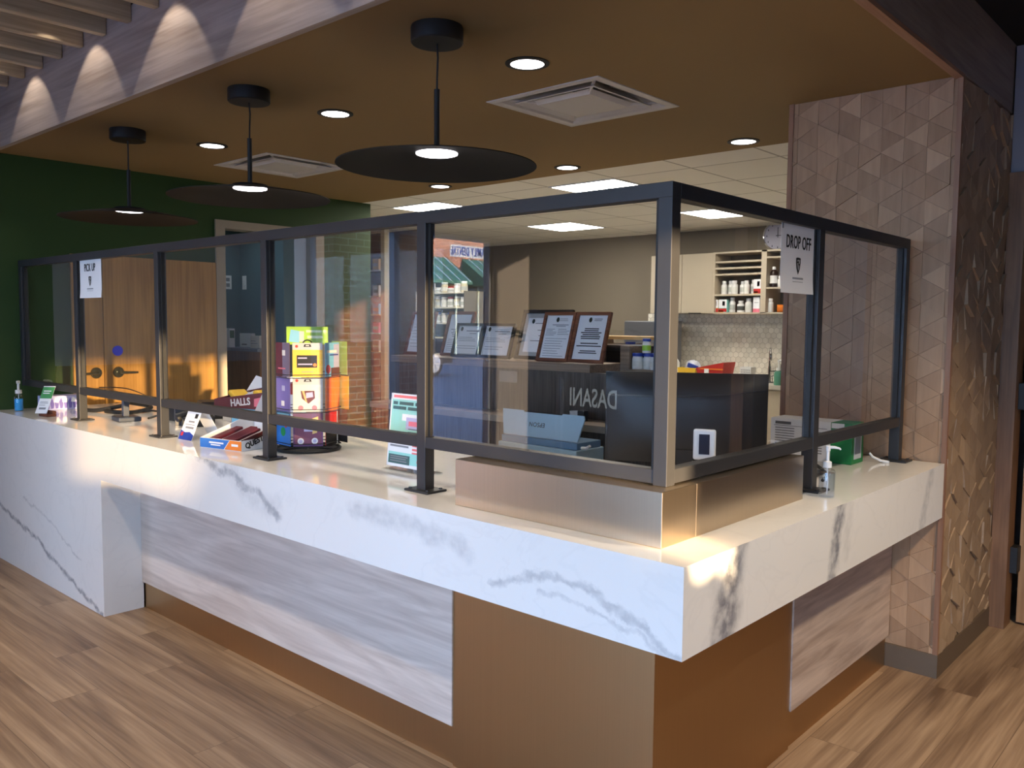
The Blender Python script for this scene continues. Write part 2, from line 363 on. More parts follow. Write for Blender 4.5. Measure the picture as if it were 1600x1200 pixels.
# ------------------------------------------------------------------ materials
MARBLE = marble_mat(); FLOOR = floor_mat(); TILE = tile_ceiling_mat(); BRICK = brick_mat('red_brick')
GLASS = thin_glass('screen_glass'); WGLASS = thin_glass('window_glass'); TINT = thin_glass('sun_dimming_glass', tint=(0.64, 0.63, 0.60))
BLACK = plain('black_powder_coat', (0.026, 0.026, 0.028), 0.45, vary=0.15, spec=0.5)
MATTE = plain('matte_black', (0.010, 0.010, 0.010), 0.55, vary=0.1)
BPLAST = plain('black_plastic', (0.014, 0.015, 0.017), 0.35)
SLATE = plain('slate_plastic', srgb(52, 60, 74), 0.4)
BROWNC = plain('brown_ceiling_paint', srgb(140, 112, 68), 0.75, vary=0.03, scale=2.0)
GREEN = plain('dark_green_paint', srgb(34, 62, 16), 0.7, vary=0.04, scale=3.0)
TAUPE = plain('taupe_wall_paint', srgb(128, 117, 100), 0.8, vary=0.03)
GREY = plain('grey_wall_paint', srgb(150, 149, 156), 0.8, vary=0.03)
TEAL = plain('teal_grey_paint', srgb(78, 104, 108), 0.7, vary=0.04)
VOIDB = plain('black_ceiling_paint', (0.004, 0.004, 0.004), 0.9)
WHITE = plain('white_plastic', (0.78, 0.78, 0.77), 0.35, vary=0.02)
WPAINT = plain('white_metal_paint', (0.62, 0.58, 0.54), 0.45, vary=0.04)
PAPER = plain('white_paper', (0.80, 0.81, 0.83), 0.8, vary=0.02)
INK = plain('black_ink', (0.012, 0.012, 0.013), 0.7)
GINK = plain('grey_ink', (0.22, 0.23, 0.25), 0.8)
BRONZE = brushed('bronze_metal', (0.50, 0.325, 0.165), 0.36)
CHAMP = brushed('champagne_metal', (0.62, 0.50, 0.36), 0.30)
BASEM = plain('grey_bronze_base', srgb(116, 100, 82), 0.45, metal=0.4)
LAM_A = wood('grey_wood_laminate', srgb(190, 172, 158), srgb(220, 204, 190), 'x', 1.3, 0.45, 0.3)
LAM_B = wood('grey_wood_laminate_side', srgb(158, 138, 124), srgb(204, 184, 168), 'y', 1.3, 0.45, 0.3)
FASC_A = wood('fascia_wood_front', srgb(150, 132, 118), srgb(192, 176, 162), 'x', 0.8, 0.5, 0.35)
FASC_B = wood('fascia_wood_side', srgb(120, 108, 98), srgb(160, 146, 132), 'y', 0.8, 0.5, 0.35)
SLAT = wood('baffle_wood', srgb(168, 148, 118), srgb(212, 192, 158), 'y', 1.2, 0.5, 0.5)
TRIMW = wood('warm_trim_wood', srgb(128, 88, 62), srgb(164, 122, 92), 'z', 1.0, 0.5)
TRIMY = wood('warm_edge_wood', srgb(150, 108, 82), srgb(178, 140, 112), 'y', 1.0, 0.5)
OAK = wood('oak_door', srgb(150, 108, 46), srgb(188, 142, 74), 'z', 0.8, 0.4, 0.4)
WALN = wood('brown_door_wood', srgb(104, 72, 46), srgb(146, 106, 72), 'z', 1.2, 0.45)
ASH = wood('dark_ash_panel', srgb(58, 53, 48), srgb(96, 88, 80), 'z', 1.6, 0.5, 0.6)
LEDGE = wood('ledge_wood', srgb(104, 88, 74), srgb(146, 126, 106), 'x', 1.2, 0.45, 0.5)
CASING = plain('greige_casing', srgb(150, 138, 120), 0.55)
CAB = plain('greige_cabinet', srgb(186, 172, 150), 0.5, vary=0.03)
CABD = plain('cabinet_shadow_gap', (0.05, 0.045, 0.04), 0.8)
CHROME = plain('chrome', (0.75, 0.75, 0.76), 0.12, metal=1.0)
ALU = plain('window_aluminium', srgb(150, 165, 190), 0.4, metal=0.3)
TRI = tone_mat('triangle_wood_tile', srgb(148, 112, 80), srgb(206, 168, 130))
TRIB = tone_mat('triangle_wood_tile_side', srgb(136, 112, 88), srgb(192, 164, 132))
HEX = tone_mat('hex_stone_tile', srgb(222, 214, 198), srgb(250, 244, 230), 'none', 0.35)
LAMPW = emit('lamp_white', (1.0, 0.95, 0.97), 7.0)
TROF = emit('troffer_diffuser', (1.0, 0.95, 0.84), 24.0)
def colour(n, r, g, b, rough=0.5, **k): return plain(n, srgb(r, g, b), rough, **k)
RED = colour('red_print', 190, 40, 36); ORANGE = colour('orange_print', 236, 130, 40); BLUE = colour('blue_print', 40, 110, 190)
DBLUE = colour('deep_blue', 28, 58, 150); YELLOW = colour('yellow_print', 240, 196, 60); LIME = colour('lime_print', 150, 200, 50)
TEALP = colour('teal_print', 150, 214, 206); PURP = colour('purple_print', 96, 60, 110); MAROON = colour('maroon_print', 96, 30, 44)
GREENP = colour('green_print', 20, 130, 70); LBLUE = colour('light_blue_print', 120, 190, 230); PINK = colour('pink_print', 226, 120, 140)
SILVER = colour('silver_print', 190, 196, 200, 0.3); LAV = colour('lavender_print', 180, 180, 220); TAN = colour('tan_print', 210, 170, 110)
KRAFT = colour('brown_card', 96, 52, 34, 0.7)

# ================================================================== THE SETTING
def sbox(name, mat, *b, parent=None, bevel=0.0):
    m = MB(); m.box(*b, bevel=bevel); o = m.build(name, mat, parent); 
    if parent is None: struct(o)
    return o
def smulti(name, mat, boxes):
    m = MB()
    for b in boxes: m.box(*b)
    return struct(m.build(name, mat))
sbox('floor', FLOOR, -9.0, -5.1, -0.12, 4.6, 6.5, 0.0)
sbox('floor_bounce', plain('pale_bounce_floor', srgb(196, 188, 174), .5), -8.9, 0.9, 0.0, -0.78, 6.44, 0.004)  # unseen pale floor added to bounce light onto the tiled ceiling
sbox('ceiling_roof', VOIDB, -9.1, -5.2, 3.10, 4.7, 6.7, 3.2)
smulti('ceiling_soffit', BROWNC, [(-4.84, .05, 2.484, -.03, 1.161, 2.53), (-4.84, 1.731, 2.484, -.03, 2.834, 2.53), (-4.84, 1.161, 2.484, -4.155, 1.731, 2.53), (-3.591, 1.161, 2.484, -1.711, 1.731, 2.53), (-1.145, 1.161, 2.484, -.03, 1.731, 2.53)])
sbox('ceiling_tiled', TILE, -8.9, 2.834, 2.484, -0.1, 6.45, 2.53)
sbox('ceiling_waiting', VOIDB, 0.0, -0.3, 2.81, 4.55, 2.95, 3.09)
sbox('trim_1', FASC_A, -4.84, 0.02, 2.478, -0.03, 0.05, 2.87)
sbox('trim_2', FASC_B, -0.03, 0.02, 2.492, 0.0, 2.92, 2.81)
sbox('trim_3', TRIMY, -0.03, 0.02, 2.476, 0.003, 2.10, 2.492)
XG = -4.84
smulti('wall_west', GREEN, [(XG-.12, 0.0, 0, XG, 1.54, 3.1), (XG-.12, 1.54, 2.17, XG, 2.38, 3.1), (XG-.12, 2.38, 0, XG, 2.925, 3.1)])
smulti('trim_4', CASING, [(XG-.13, 1.484, 0, XG+.018, 1.558, 2.218), (XG-.13, 2.358, 0, XG+.018, 2.434, 2.218), (XG-.13, 1.558, 2.158, XG+.018, 2.358, 2.218)])
smulti('wall_back', TAUPE, [(-9.0, 6.45, 0, -0.1, 6.6, 3.1)])
smulti('wall_inner', TAUPE, [(-9.0, 4.5, 0, -5.95, 4.6, 2.484)])
smulti('wall_east_inner', TAUPE, [(-0.15, 2.97, 0, -0.03, 6.5, 3.1)])
smulti('wall_far_west', TAUPE, [(-9.1, 2.9, 0, -9.0, 6.6, 3.1), (-9.1, 2.834, 0, XG-.12, 2.925, 3.1)])
smulti('wall_north', GREY, [(0.0, 2.95, 2.215, 1.08, 3.05, 2.81), (-0.03, 2.95, 2.81, 4.6, 3.05, 3.1)])
smulti('wall_north_dark', plain('low_reflection_wall', srgb(58, 46, 38), .8), [(1.08, 2.95, 0, 4.6, 3.05, 2.81)])  # unseen wall given a dark colour to cut its reflection in the glass
smulti('wall_south', GREY, [(-4.96, -5.2, 0, -3.2, -5.1, 3.1), (3.0, -5.2, 0, 4.7, -5.1, 3.1), (-3.2, -5.2, 0, 3.0, -5.1, 0.15), (-3.2, -5.2, 2.45, 3.0, -5.1, 3.1)])
smulti('wall_east', GREY, [(4.55, -5.2, 0, 4.65, -2.35, 3.1), (4.55, -1.0, 0, 4.65, 3.05, 3.1), (4.55, -2.35, 0, 4.65, -1.0, 0.7), (4.55, -2.35, 2.26, 4.65, -1.0, 3.1)])
smulti('wall_west_front', GREY, [(XG-.12, -1.95, 0, XG, 0.0, 3.1), (XG-.12, -4.09, 2.30, XG, -1.95, 3.1), (XG-.12, -5.2, 0, XG, -4.09, 3.1), (XG-.12, -4.09, 0, XG, -1.95, 0.06)])
smulti('trim_5', WALN, [(XG, -1.60, 0, XG+.012, 0.0, 1.14), (XG, -1.60, 1.14, XG+.03, 0.0, 1.175)])
# windows: frames with panes
def window(name, frame_boxes, pane_box, glass):
    f = MB()
    for b in frame_boxes: f.box(*b)
    o = struct(f.build(name, ALU)); g = MB(); g.box(*pane_box); g.build('pane', glass, o); return o
window('window_1', [(XG-.10, -2.01, .06, XG-.02, -1.95, 2.28), (XG-.10, -2.90, .06, XG-.02, -2.84, 2.28), (XG-.10, -4.09, .06, XG-.02, -4.06, 2.30),
                    (XG-.10, -4.09, 2.27, XG-.02, -1.95, 2.30), (XG-.10, -4.09, .06, XG-.02, -1.95, .12)], (XG-.064, -4.07, .08, XG-.058, -1.97, 2.28), WGLASS)
window('window_2', [(-3.2, -5.18, .15, -3.14, -5.12, 2.45), (-1.2, -5.18, .15, -1.14, -5.12, 2.45), (0.0, -5.18, .15, .06, -5.12, 2.45), (1.5, -5.18, .15, 1.56, -5.12, 2.45), (2.94, -5.18, .15, 3.0, -5.12, 2.45),
                    (-3.2, -5.18, 2.39, 3.0, -5.12, 2.45), (-3.2, -5.18, .15, 3.0, -5.12, .21)], (-3.17, -5.153, .18, 2.97, -5.147, 2.42), WGLASS)
window('window_3', [(4.57, -2.35, .7, 4.63, -2.31, 2.26), (4.57, -1.04, .7, 4.63, -1.0, 2.26), (4.57, -2.35, 2.22, 4.63, -1.0, 2.26), (4.57, -2.35, .7, 4.63, -1.0, .74), (4.57, -1.285, .7, 4.63, -1.255, 2.26)],
       (4.597, -2.33, .72, 4.603, -1.27, 2.24), TINT)  # tinted pane added to weaken the sun; the narrow pane stays clear
MB().box(4.597, -1.27, .72, 4.603, -1.02, 2.24).build('pane', WGLASS, bpy.data.objects['window_3'])
# room behind the green wall
smulti('wall_side_room', TEAL, [(-5.72, 0.9, 0, -5.62, 2.25, 2.6), (-5.72, 2.14, 0, XG-.12, 2.24, 2.6), (-5.72, 0.9, 0, XG-.12, 1.0, 2.6)])
sbox('ceiling_side_room', TAUPE, -5.72, 0.9, 2.5, XG-.12, 2.24, 2.6)
# open wooden door right of the column
fr = MB(); fr.box(-0.0, 2.93, 0, 0.072, 3.06, 2.215); fr.box(0.072, 2.93, 2.14, 1.0, 3.06, 2.215); fr.box(1.0, 2.93, 0, 1.08, 3.06, 2.215)
dr = struct(fr.build('door_1', WALN)); 
MB().box(0.098, 3.06, 0.012, 0.142, 3.86, 2.13).build('leaf', wood('tan_leaf_wood', srgb(150, 108, 66), srgb(190, 146, 98), 'z'), dr)
for hz in (0.27, 1.08, 1.9): MB().box(0.070, 2.99, hz, 0.104, 3.07, hz+.13, bevel=.003).build('hinge', MATTE, dr)
smulti('wall_closet', GREY, [(-0.03, 4.3, 0, 1.7, 4.4, 3.1), (1.6, 3.05, 0, 1.7, 4.4, 3.1)])
# oak double door in the green wall
od = MB(); od.box(XG-.01, 0.47, 0, XG+.022, 0.660, 1.90); od.box(XG-.01, 0.666, 0, XG+.022, 1.478, 1.90)
odr = struct(od.build('door_2', OAK))
for (hy, s) in ((0.608, -1), (0.754, 1)):
    h = MB(); h.lathe([(0, 0), (.036, 0), (.038, .004), (.034, .014), (.012, .016), (.011, .045)], (XG+.022, hy, 1.123), 24, 'x')
    h.tube([(XG+.064, hy, 1.123), (XG+.068, hy+s*.03, 1.122), (XG+.066, hy+s*.115, 1.120)], [.010, .009, .007], 8)
    h.build('lever_handle', plain('dark_nickel', srgb(92, 96, 84), 0.25, metal=0.8), odr, smooth=True)
MB().lathe([(0, 0), (.034, 0), (.034, .006), (0, .008)], (XG+.022, 0.752, 1.268), 24, 'x').build('flare_dot', plain('flare_blue', srgb(20, 40, 225), 0.4), odr, smooth=True)  # blue disc painted in place of a flare dot of light

# slatted ceiling over the waiting room
for k in range(18):
    xs_ = -4.437 + .264*k
    MB().box(xs_-.042, -3.4, 2.795, xs_, 0.018, 2.90, bevel=.004).build('wood_baffle' , SLAT)
bz = [o for o in COL.objects if o.name.startswith('wood_baffle')]
for k, o in enumerate(bz):
    struct(o)
    o.name = 'ceiling_baffle'
# wall washers between the baffles, plus an added row brightening the slats
for k in range(5):
    spot((-4.05+.7925*k, -.15, 2.93), 6.5, (1.0, .88, .76), 90, .12, (0, .04, -1), .012)
    spot((-3.52+.792*k, -1.1, 2.96), 45.0, (1.0, .80, .58), 110, .5, (0, 0, -1), .03)

# ------------------------------------------------------------------ column with triangle tiles
def clip_poly(p, w, h):
    def half(pts, f, inter):
        out = []
        for i in range(len(pts)):
            a, b = pts[i], pts[(i+1) % len(pts)]; fa, fb = f(a), f(b)
            if fa >= 0: out.append(a)
            if (fa >= 0) != (fb >= 0):
                t = fa/(fa-fb); out.append((a[0]+(b[0]-a[0])*t, a[1]+(b[1]-a[1])*t))
        return out
    for f in (lambda q: q[0], lambda q: w-q[0], lambda q: q[1], lambda q: h-q[1]):
        p = half(p, f, None)
        if len(p) < 3: return []
    return p
def tri_panel(name, mat, O, U, V, w, h, side, ox, oz, parent, seed, amp=0.0045, gap=0.00022):
    rnd = random.Random(seed); O, U, V = Vector(O), Vector(U), Vector(V); Wn = U.cross(V)
    bm = bmesh.new(); tones = []
    cw = side*math.sqrt(3)/2
    nc = int(w/cw)+3; nr = int(h/side)+3
    def vtx(i, j): return (ox+(i-1)*cw, oz+(j-1)*side + (side/2 if i % 2 else 0))
    def axial(i, j): return i, j-(i-(i % 2))//2
    tilt = {}
    def centre(t):
        for v in t:
            a, b = axial(*v)
            if (a-b) % 3 == 0: return v
        return t[0]
    for i in range(nc):
        for j in range(-1, nr+1):
            if i % 2 == 0:
                ts = [((i, j), (i, j+1), (i+1, j)), ((i+1, j-1), (i+1, j), (i, j))]
            else:
                ts = [((i, j), (i, j+1), (i+1, j+1)), ((i+1, j), (i+1, j+1), (i, j))]
            for t in ts:
                pts = [vtx(*q) for q in t]
                c = (sum(p[0] for p in pts)/3, sum(p[1] for p in pts)/3)
                pts2 = [(c[0]+(p[0]-c[0])*(1-gap*6/side), c[1]+(p[1]-c[1])*(1-gap*6/side)) for p in pts]
                hc = centre(t)
                if hc not in tilt: tilt[hc] = (rnd.uniform(-1, 1), rnd.choice((-1, -.8, .2, .8, 1)), rnd.uniform(0, .6))
                tx, ty, tb = tilt[hc]; cx0, cy0 = vtx(*hc)
                z = [amp*(1.0+tb+(tx*(p[0]-cx0)+ty*(p[1]-cy0))/side) for p in pts]
                if rnd.random() < .25:
                    k_ = rnd.randrange(3); z[k_] += amp*.9
                q = clip_poly(pts2, w, h)
                tone = .30+.34*rnd.random()
                if rnd.random() < .10: tone = min(1, tone+.35)
                elif rnd.random() < .08: tone -= .22
                if len(q) < 3: continue
                (x0, y0), (x1, y1), (x2, y2) = pts; dd = (x1-x0)*(y2-y0)-(x2-x0)*(y1-y0)
                def hz(p):
                    b1 = ((p[0]-x0)*(y2-y0)-(x2-x0)*(p[1]-y0))/dd; b2 = ((x1-x0)*(p[1]-y0)-(p[0]-x0)*(y1-y0))/dd
                    return z[0]+(z[1]-z[0])*b1+(z[2]-z[0])*b2 + .004
                top = [bm.verts.new(O+U*p[0]+V*p[1]+Wn*hz(p)) for p in q]; bot = [bm.verts.new(O+U*p[0]+V*p[1]) for p in q]
                fs = [bm.faces.new(top)]
                for a in range(len(q)):
                    b = (a+1) % len(q); fs.append(bm.faces.new((top[b], top[a], bot[a], bot[b])))
                tones += [tone]*len(fs)
    me = bpy.data.meshes.new(name); bm.to_mesh(me); bm.free()
    at = me.color_attributes.new('tone', 'FLOAT_COLOR', 'CORNER')
    for p, t in zip(me.polygons, tones):
        for li in p.loop_indices: at.data[li].color = (t, t, t, 1)
    me.materials.append(mat)
    o = bpy.data.objects.new(name, me); COL.objects.link(o); o.parent = parent; return o
colm = struct(MB().box(-.714, 2.090, 0, -.014, 2.945, 2.484).build('column', plain('tile_backing', srgb(60, 46, 36), 0.9)))
tri_panel('tile_panel', TRI, (-.70, 2.090, 0.10), X, Z, .686, 2.384, .107, .02, .03, colm, 3)
tri_panel('tile_panel', TRIB, (-.014, 2.090, 0.10), Y, Z, .84, 2.384, .107, .0, .03, colm, 5, amp=.0075)
MB().box(-.016, 2.072, .10, .004, 2.092, 2.484).build('corner_trim', TRIMW, colm)
MB().box(-.722, 2.072, .10, -.700, 2.092, 2.484).build('corner_trim', TRIMW, colm)
bb = MB(); bb.box(-.722, 2.070, 0, .006, 2.090, .10); bb.box(-.014, 2.090, 0, .006, 2.94, .10); bb.build('base_trim', BASEM, colm)

# ================================================================== RECEPTION COUNTER
H = .914; AP = .688
ct = thing('countertop', 'white grey-veined marble countertop turning the corner, with a waterfall end at its far end', 'countertop')
m = MB(); m.box(XG+.002, 0, .874, 0, .87, H); m.box(-.75, .87, .874, 0, 2.067, H); m.box(XG+.002, 0, AP, 0, .20, .874); m.box(-.20, .20, AP, 0, 2.067, .874)
m.build('slab', MARBLE, ct)
m = MB(); m.box(XG+.002, 0.0, 0, -3.266, .20, AP); m.build('waterfall_panel', MARBLE, ct)
cb = thing('counter_base', 'wood and bronze clad front under the marble countertop', 'counter')
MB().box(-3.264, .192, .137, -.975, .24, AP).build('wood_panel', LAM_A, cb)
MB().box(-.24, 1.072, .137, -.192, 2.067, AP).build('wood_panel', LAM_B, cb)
MB().box(-3.264, .206, 0, -.975, .24, .137).build('toe_kick', BRONZE, cb)
MB().box(-.24, 1.072, 0, -.206, 2.067, .137).build('toe_kick', BRONZE, cb)
m = MB(); m.box(-.975, .198, 0, -.198, .23, AP); m.box(-.23, .23, 0, -.198, 1.072, AP); m.build('corner_cladding', BRONZE, cb)
MB().box(XG+.01, .245, 0, -.245, .84, .873).build('carcass', CAB, cb); 
rs = thing('corner_riser', 'raised brushed metal box wrapping the counter corner below the black glass frame', 'riser')
m = MB(); m.box(-.868, .10, H, -.125, .27, 1.058, bevel=.002); m.build('front_panel', CHAMP, rs)
m = MB(); m.box(-.225, .27, H, -.125, .952, 1.058, bevel=.002); m.build('side_panel', CHAMP, rs)

# glass screen
sc = thing('glass_screen', 'black framed glass sneeze screen standing on the marble countertop', 'screen')
PA = [-1.098, -2.045, -2.982, -3.955]; YF = .1634; XF = -.1535; T = .042
def rail(name, *b): MB().box(*b, bevel=.002).build(name, BLACK, sc)
rail('rail', XG+.004, YF, 1.798, XF, YF+T, 1.838); rail('rail', XF-T, YF+T, 1.798, XF, 2.018, 1.838)
rail('rail', XG+.004, YF+.002, 1.062, XF-T, YF+T-.002, 1.100); rail('rail', XF-T+.002, YF+T, 1.062, XF-.002, 1.976, 1.100)
def post(x, y, foot=True, z0=H, pw=T):
    o = MB().box(x-pw/2, y-T/2, z0, x+pw/2, y+T/2, 1.800, bevel=.002).build('post', BLACK, sc)
    if foot:
        f = MB(); f.box(x-.058, y-.045, H, x+.058, y+.045, H+.008, bevel=.003)
        for sx_ in (-.042, .042):
            for sy_ in (-.03, .03): f.cyl((x+sx_, y+sy_, H+.008), .006, .004, seg=10)
        f.build('base_plate', BLACK, o)
for x in PA: post(x, YF+T/2)
post(XG+.026, YF+T/2, False, 1.064); post(XF-T/2, YF+T/2, False, 1.058)
post(XF-T/2, 1.113); post(XF-T/2, 1.997)
ex = [XF-T] + PA + [XG+.047]
for a, b in zip(ex, ex[1:]):
    hi = a-(0 if a == XF-T else T/2); lo = b+(0 if b == XG+.047 else T/2)
    MB().box(lo+.001, YF+.018, 1.101, hi-.001, YF+.024, 1.797).build('pane', GLASS, sc)
    for q in ((lo, lo+.012), (hi-.012, hi)): MB().box(q[0], YF+.012, 1.1, q[1], YF+.030, 1.797).build('gasket', MATTE, sc)
for a, b in ((YF+T, 1.113-T/2), (1.113+T/2, 1.997-T/2)):
    MB().box(XF-.024, a+.001, 1.101, XF-.018, b-.001, 1.797).build('pane', GLASS, sc)
    for q in ((a, a+.012), (b-.012, b)): MB().box(XF-.030, q[0], 1.1, XF-.012, q[1], 1.797).build('gasket', MATTE, sc)

# paper signs on the glass
def paper_sign(word, O, U, label, wd, hg):
    U = Vector(U); Nn = U.cross(Z); c = Vector(O)
    t = thing('paper_sign', label, 'sign', c)
    m = MB(); n = 10; pts = []
    for i in range(n+1):
        v = -hg/2+hg*i/n; k = max(0, .35-i/n); pts.append((v, k*k*.03))
    for (v0, d0), (v1, d1) in zip(pts, pts[1:]):
        m.poly([U*(-wd/2)+Z*v0+Nn*d0, U*(wd/2)+Z*v0+Nn*d0, U*(wd/2)+Z*v1+Nn*d1, U*(-wd/2)+Z*v1+Nn*d1])
    bmesh.ops.remove_doubles(m.bm, verts=m.bm.verts[:], dist=1e-5)
    r = bmesh.ops.solidify(m.bm, geom=m.bm.faces[:], thickness=.0005)
    m.build('sheet', PAPER, t, smooth=True)
    text('lettering', word, .058, U*0+Z*.050+Nn*.0012, U, Z, INK, t, xs=.66, bold=.0006, space=1.06)
    s = .034
    sh = [(-.5, .55), (-.25, .60), (.25, .60), (.5, .55), (.50, .1), (.36, -.45), (0, -1.0), (-.36, -.45), (-.50, .1)]
    m = MB(); m.prism([(a*s, b*s-.016) for a, b in sh], Nn*.0008, U, Z, .0004); e = m.build('emblem', INK, t)
    m = MB()
    for pl in ([(-.28, .35), (.05, .42), (.10, .30), (-.22, .22)], [(.12, .40), (.32, .36), (.24, .0), (.10, .06)], [(-.26, .08), (-.08, .10), (.02, -.60), (-.10, -.45)], [(.08, -.1), (.22, -.15), (.1, -.55), (.04, -.6)]):
        m.prism([(a*s, b*s-.016) for a, b in pl], Nn*.0014, U, Z, .0004)
    m.build('emblem_mark', plain('sign_grey', (.42, .43, .44), .8), t)
    m = MB(); r0 = []
    for k in range(11): r0.append((-.040+k*.0074, -.040+k*.0074+.0052, -.0625, .0062))
    for k in range(9): r0.append((-.038+k*.0088, -.038+k*.0088+.0046, -.0735, .003))
    lines(m, Nn*.0008, U, Z, r0, .0004); m.build('small_print', GINK, t)
    if word == 'DROP OFF':
        m = MB(); m.prism([(-wd/2+.004, hg/2-.022), (-wd/2+.012, hg/2-.022), (-wd/2+.012, hg/2-.004), (-wd/2+.004, hg/2-.004)], Nn*.0008, U, Z, .0006); m.build('tape', GINK, t)
    return t
paper_sign('PICK UP', (-3.788, YF+.0165, 1.705), X, 'white paper sign reading PICK UP taped to the glass', .292, .224)
paper_sign('DROP OFF', (XF-.0165, .960, 1.692), Y, 'white paper sign reading DROP OFF taped to the glass', .258, .222)

# ================================================================== CEILING FITTINGS
def make_pendant():
    t = thing('pendant_lamp', '', 'lamp', group='pendant lamps over the counter')
    MB().lathe([(0, 2.484), (.088, 2.484), (.090, 2.479), (.090, 2.432), (.086, 2.428), (0, 2.428)], (0, 0, 0), 36).build('canopy', MATTE, t, smooth=True)
    m = MB(); m.tube([(0, 0, 2.43), (.004, 0, 2.38), (.001, 0, 2.32), (0, 0, 2.27)], .0035, 8); m.build('cord', MATTE, t, smooth=True)
    MB().lathe([(0, 2.275), (.010, 2.275), (.010, 2.075), (.012, 2.07), (0, 2.07)], (0, 0, 0), 16).build('rod', MATTE, t, smooth=True)
    m = MB(); m.lathe([(0, 2.074), (.075, 2.074), (.078, 2.066), (.20, 2.045), (.345, 2.018), (.3455, 2.015), (.20, 2.0405), (.076, 2.060), (0, 2.066)], (0, 0, 0), 64, cap=False)
    m.build('shade', plain('shade_black', (.006, .006, .0065), .62, spec=.25), t, smooth=True)
    m = MB(); m.lathe([(0, 2.0662), (.072, 2.0615), (.072, 2.0565), (.068, 2.0552), (0, 2.0552)], (0, 0, 0), 40, cap=False); m.build('diffuser', emit('pendant_glow', (1.0, .93, 1.0), 6.0), t, smooth=True)
    return t
p0 = make_pendant()
for i, (px_, lb) in enumerate(((-1.195, 'black flat disc pendant lamp with a lit centre, nearest the screen corner'),
                               (-2.40, 'black flat disc pendant lamp hanging midway along the counter'),
                               (-3.61, 'black flat disc pendant lamp hanging nearest the dark green wall'))):
    o = p0 if i == 0 else copy_tree(p0)
    o.location = (px_, .322, 0); o['label'] = lb; o.rotation_euler = (0, 0, i*1.3)
    spot((px_, .322, 2.03), 12.0, (1.0, .90, .82), 95, .8, radius=.05)
def make_downlight():
    t = thing('recessed_downlight', '', 'downlight', group='round downlights in the brown ceiling')
    MB().lathe([(.066, 0), (.086, 0), (.086, -.004), (.066, -.006)], (0, 0, 0), 40, cap=False).lathe([(.066, 0), (.066, -.006)], (0, 0, 0), 40, cap=False).build('trim_ring', MATTE, t, smooth=True)
    MB().lathe([(0, -.0015), (.067, -.0015), (.067, -.004), (0, -.005)], (0, 0, 0), 40, cap=False).build('lens', LAMPW, t, smooth=True)
    return t
d0 = make_downlight()
DL = [(-1.225, .825, 'lit round downlight between the nearest pendant lamp and the nearest air vent'), (-2.454, .819, 'lit round downlight between the two nearest pendant lamps'),
      (-3.623, .812, 'lit round downlight beside the smaller looking air vent, nearest the green wall'), (-1.24, 2.645, 'lit round downlight closest to the triangle tile column'),
      (-2.469, 2.645, 'lit round downlight at the brown ceiling edge behind the nearest vent'), (-3.667, 2.645, 'lit round downlight seen just below the nearest pendant disc')]
for i, (a, b, lb) in enumerate(DL):
    o = d0 if i == 0 else copy_tree(d0)
    o.location = (a, b, 2.484); o['label'] = lb
    spot((a, b, 2.47), 30.0, (1.0, .90, .80), 84, .7, radius=.06)
def make_vent():
    t = thing('ceiling_vent', '', 'vent', group='square air diffusers in the brown ceiling')
    def ring(mb, r0, z0, r1, z1):
        a = [(-r0, -r0, z0), (r0, -r0, z0), (r0, r0, z0), (-r0, r0, z0)]; b = [(-r1, -r1, z1), (r1, -r1, z1), (r1, r1, z1), (-r1, r1, z1)]
        for i in range(4):
            j = (i+1) % 4; mb.poly([a[i], a[j], b[j], b[i]])
    m = MB(); ring(m, .315, -.004, .285, -.006); ring(m, .315, 0, .315, -.004); ring(m, .285, -.006, .27, -.002); ring(m, .27, -.002, .17, .11); m.build('frame', WPAINT, t, recalc=False)
    m = MB(); ring(m, .225, -.006, .218, -.008); ring(m, .218, -.008, .12, .055); ring(m, .225, -.006, .125, .060); m.build('louver', WPAINT, t, recalc=False)
    m = MB(); m.box(-.15, -.15, -.012, .15, .15, -.008, bevel=.002); ring(m, .165, .006, .15, -.010); m.build('centre_plate', WPAINT, t)
    m = MB(); m.box(-.18, -.18, .112, .18, .18, .116); m.build('duct', MATTE, t)
    for sx_, sy_ in ((1, 1), (-1, 1), (1, -1), (-1, -1)):
        MB().tube([(sx_*.10, sy_*.10, -.006), (sx_*.24, sy_*.24, .01)], .007, 6).build('strut', WPAINT, t)
    return t
v0 = make_vent()
for i, (a, b, lb) in enumerate(((-1.428, 1.449, 'white square air vent beside the nearest pendant lamp'), (-3.873, 1.443, 'white square air vent above the middle pendant, nearer the green wall'))):
    o = v0 if i == 0 else copy_tree(v0)
    o.location = (a, b, 2.484); o['label'] = lb
def make_troffer():
    t = thing('ceiling_light_panel', '', 'ceiling light', group='square light panels in the tiled ceiling')
    m = MB()
    for q in ((-.298, -.298, .298, -.282), (-.298, .282, .298, .298), (-.298, -.282, -.282, .282), (.282, -.282, .298, .282)): m.box(q[0], q[1], -.006, q[2], q[3], 0)
    m.build('frame', WHITE, t)
    MB().box(-.282, -.282, -.004, .282, .282, -.001).build('diffuser', TROF, t); return t
t0 = make_troffer()
for i, (a, b, lb) in enumerate(((-2.77, 3.47, 'bright square light panel just above the screen near its corner'), (-4.57, 3.47, 'bright square light panel nearest the end of the green wall'),
                                (-4.57, 5.27, 'bright square light panel seen through the glass above the framed documents'), (-2.77, 5.27, 'bright square light panel in front of the wall cabinets'))):
    o = t0 if i == 0 else copy_tree(t0)
    o.location = (a, b, 2.484); o['label'] = lb
spot((1.55, .75, 2.78), 260.0, (1.0, .84, .66), 125, .6, radius=.06)  # unseen lamp added to brighten the side face of the counter
spot((1.2, 2.0, 2.78), 60.0, (1.0, .70, .40), 90, .7, radius=.05)
spot((-3.2, -1.6, 2.95), 35.0, (1.0, .86, .72), 100, .7, radius=.05)  # unseen lamp added as fill over the waiting room
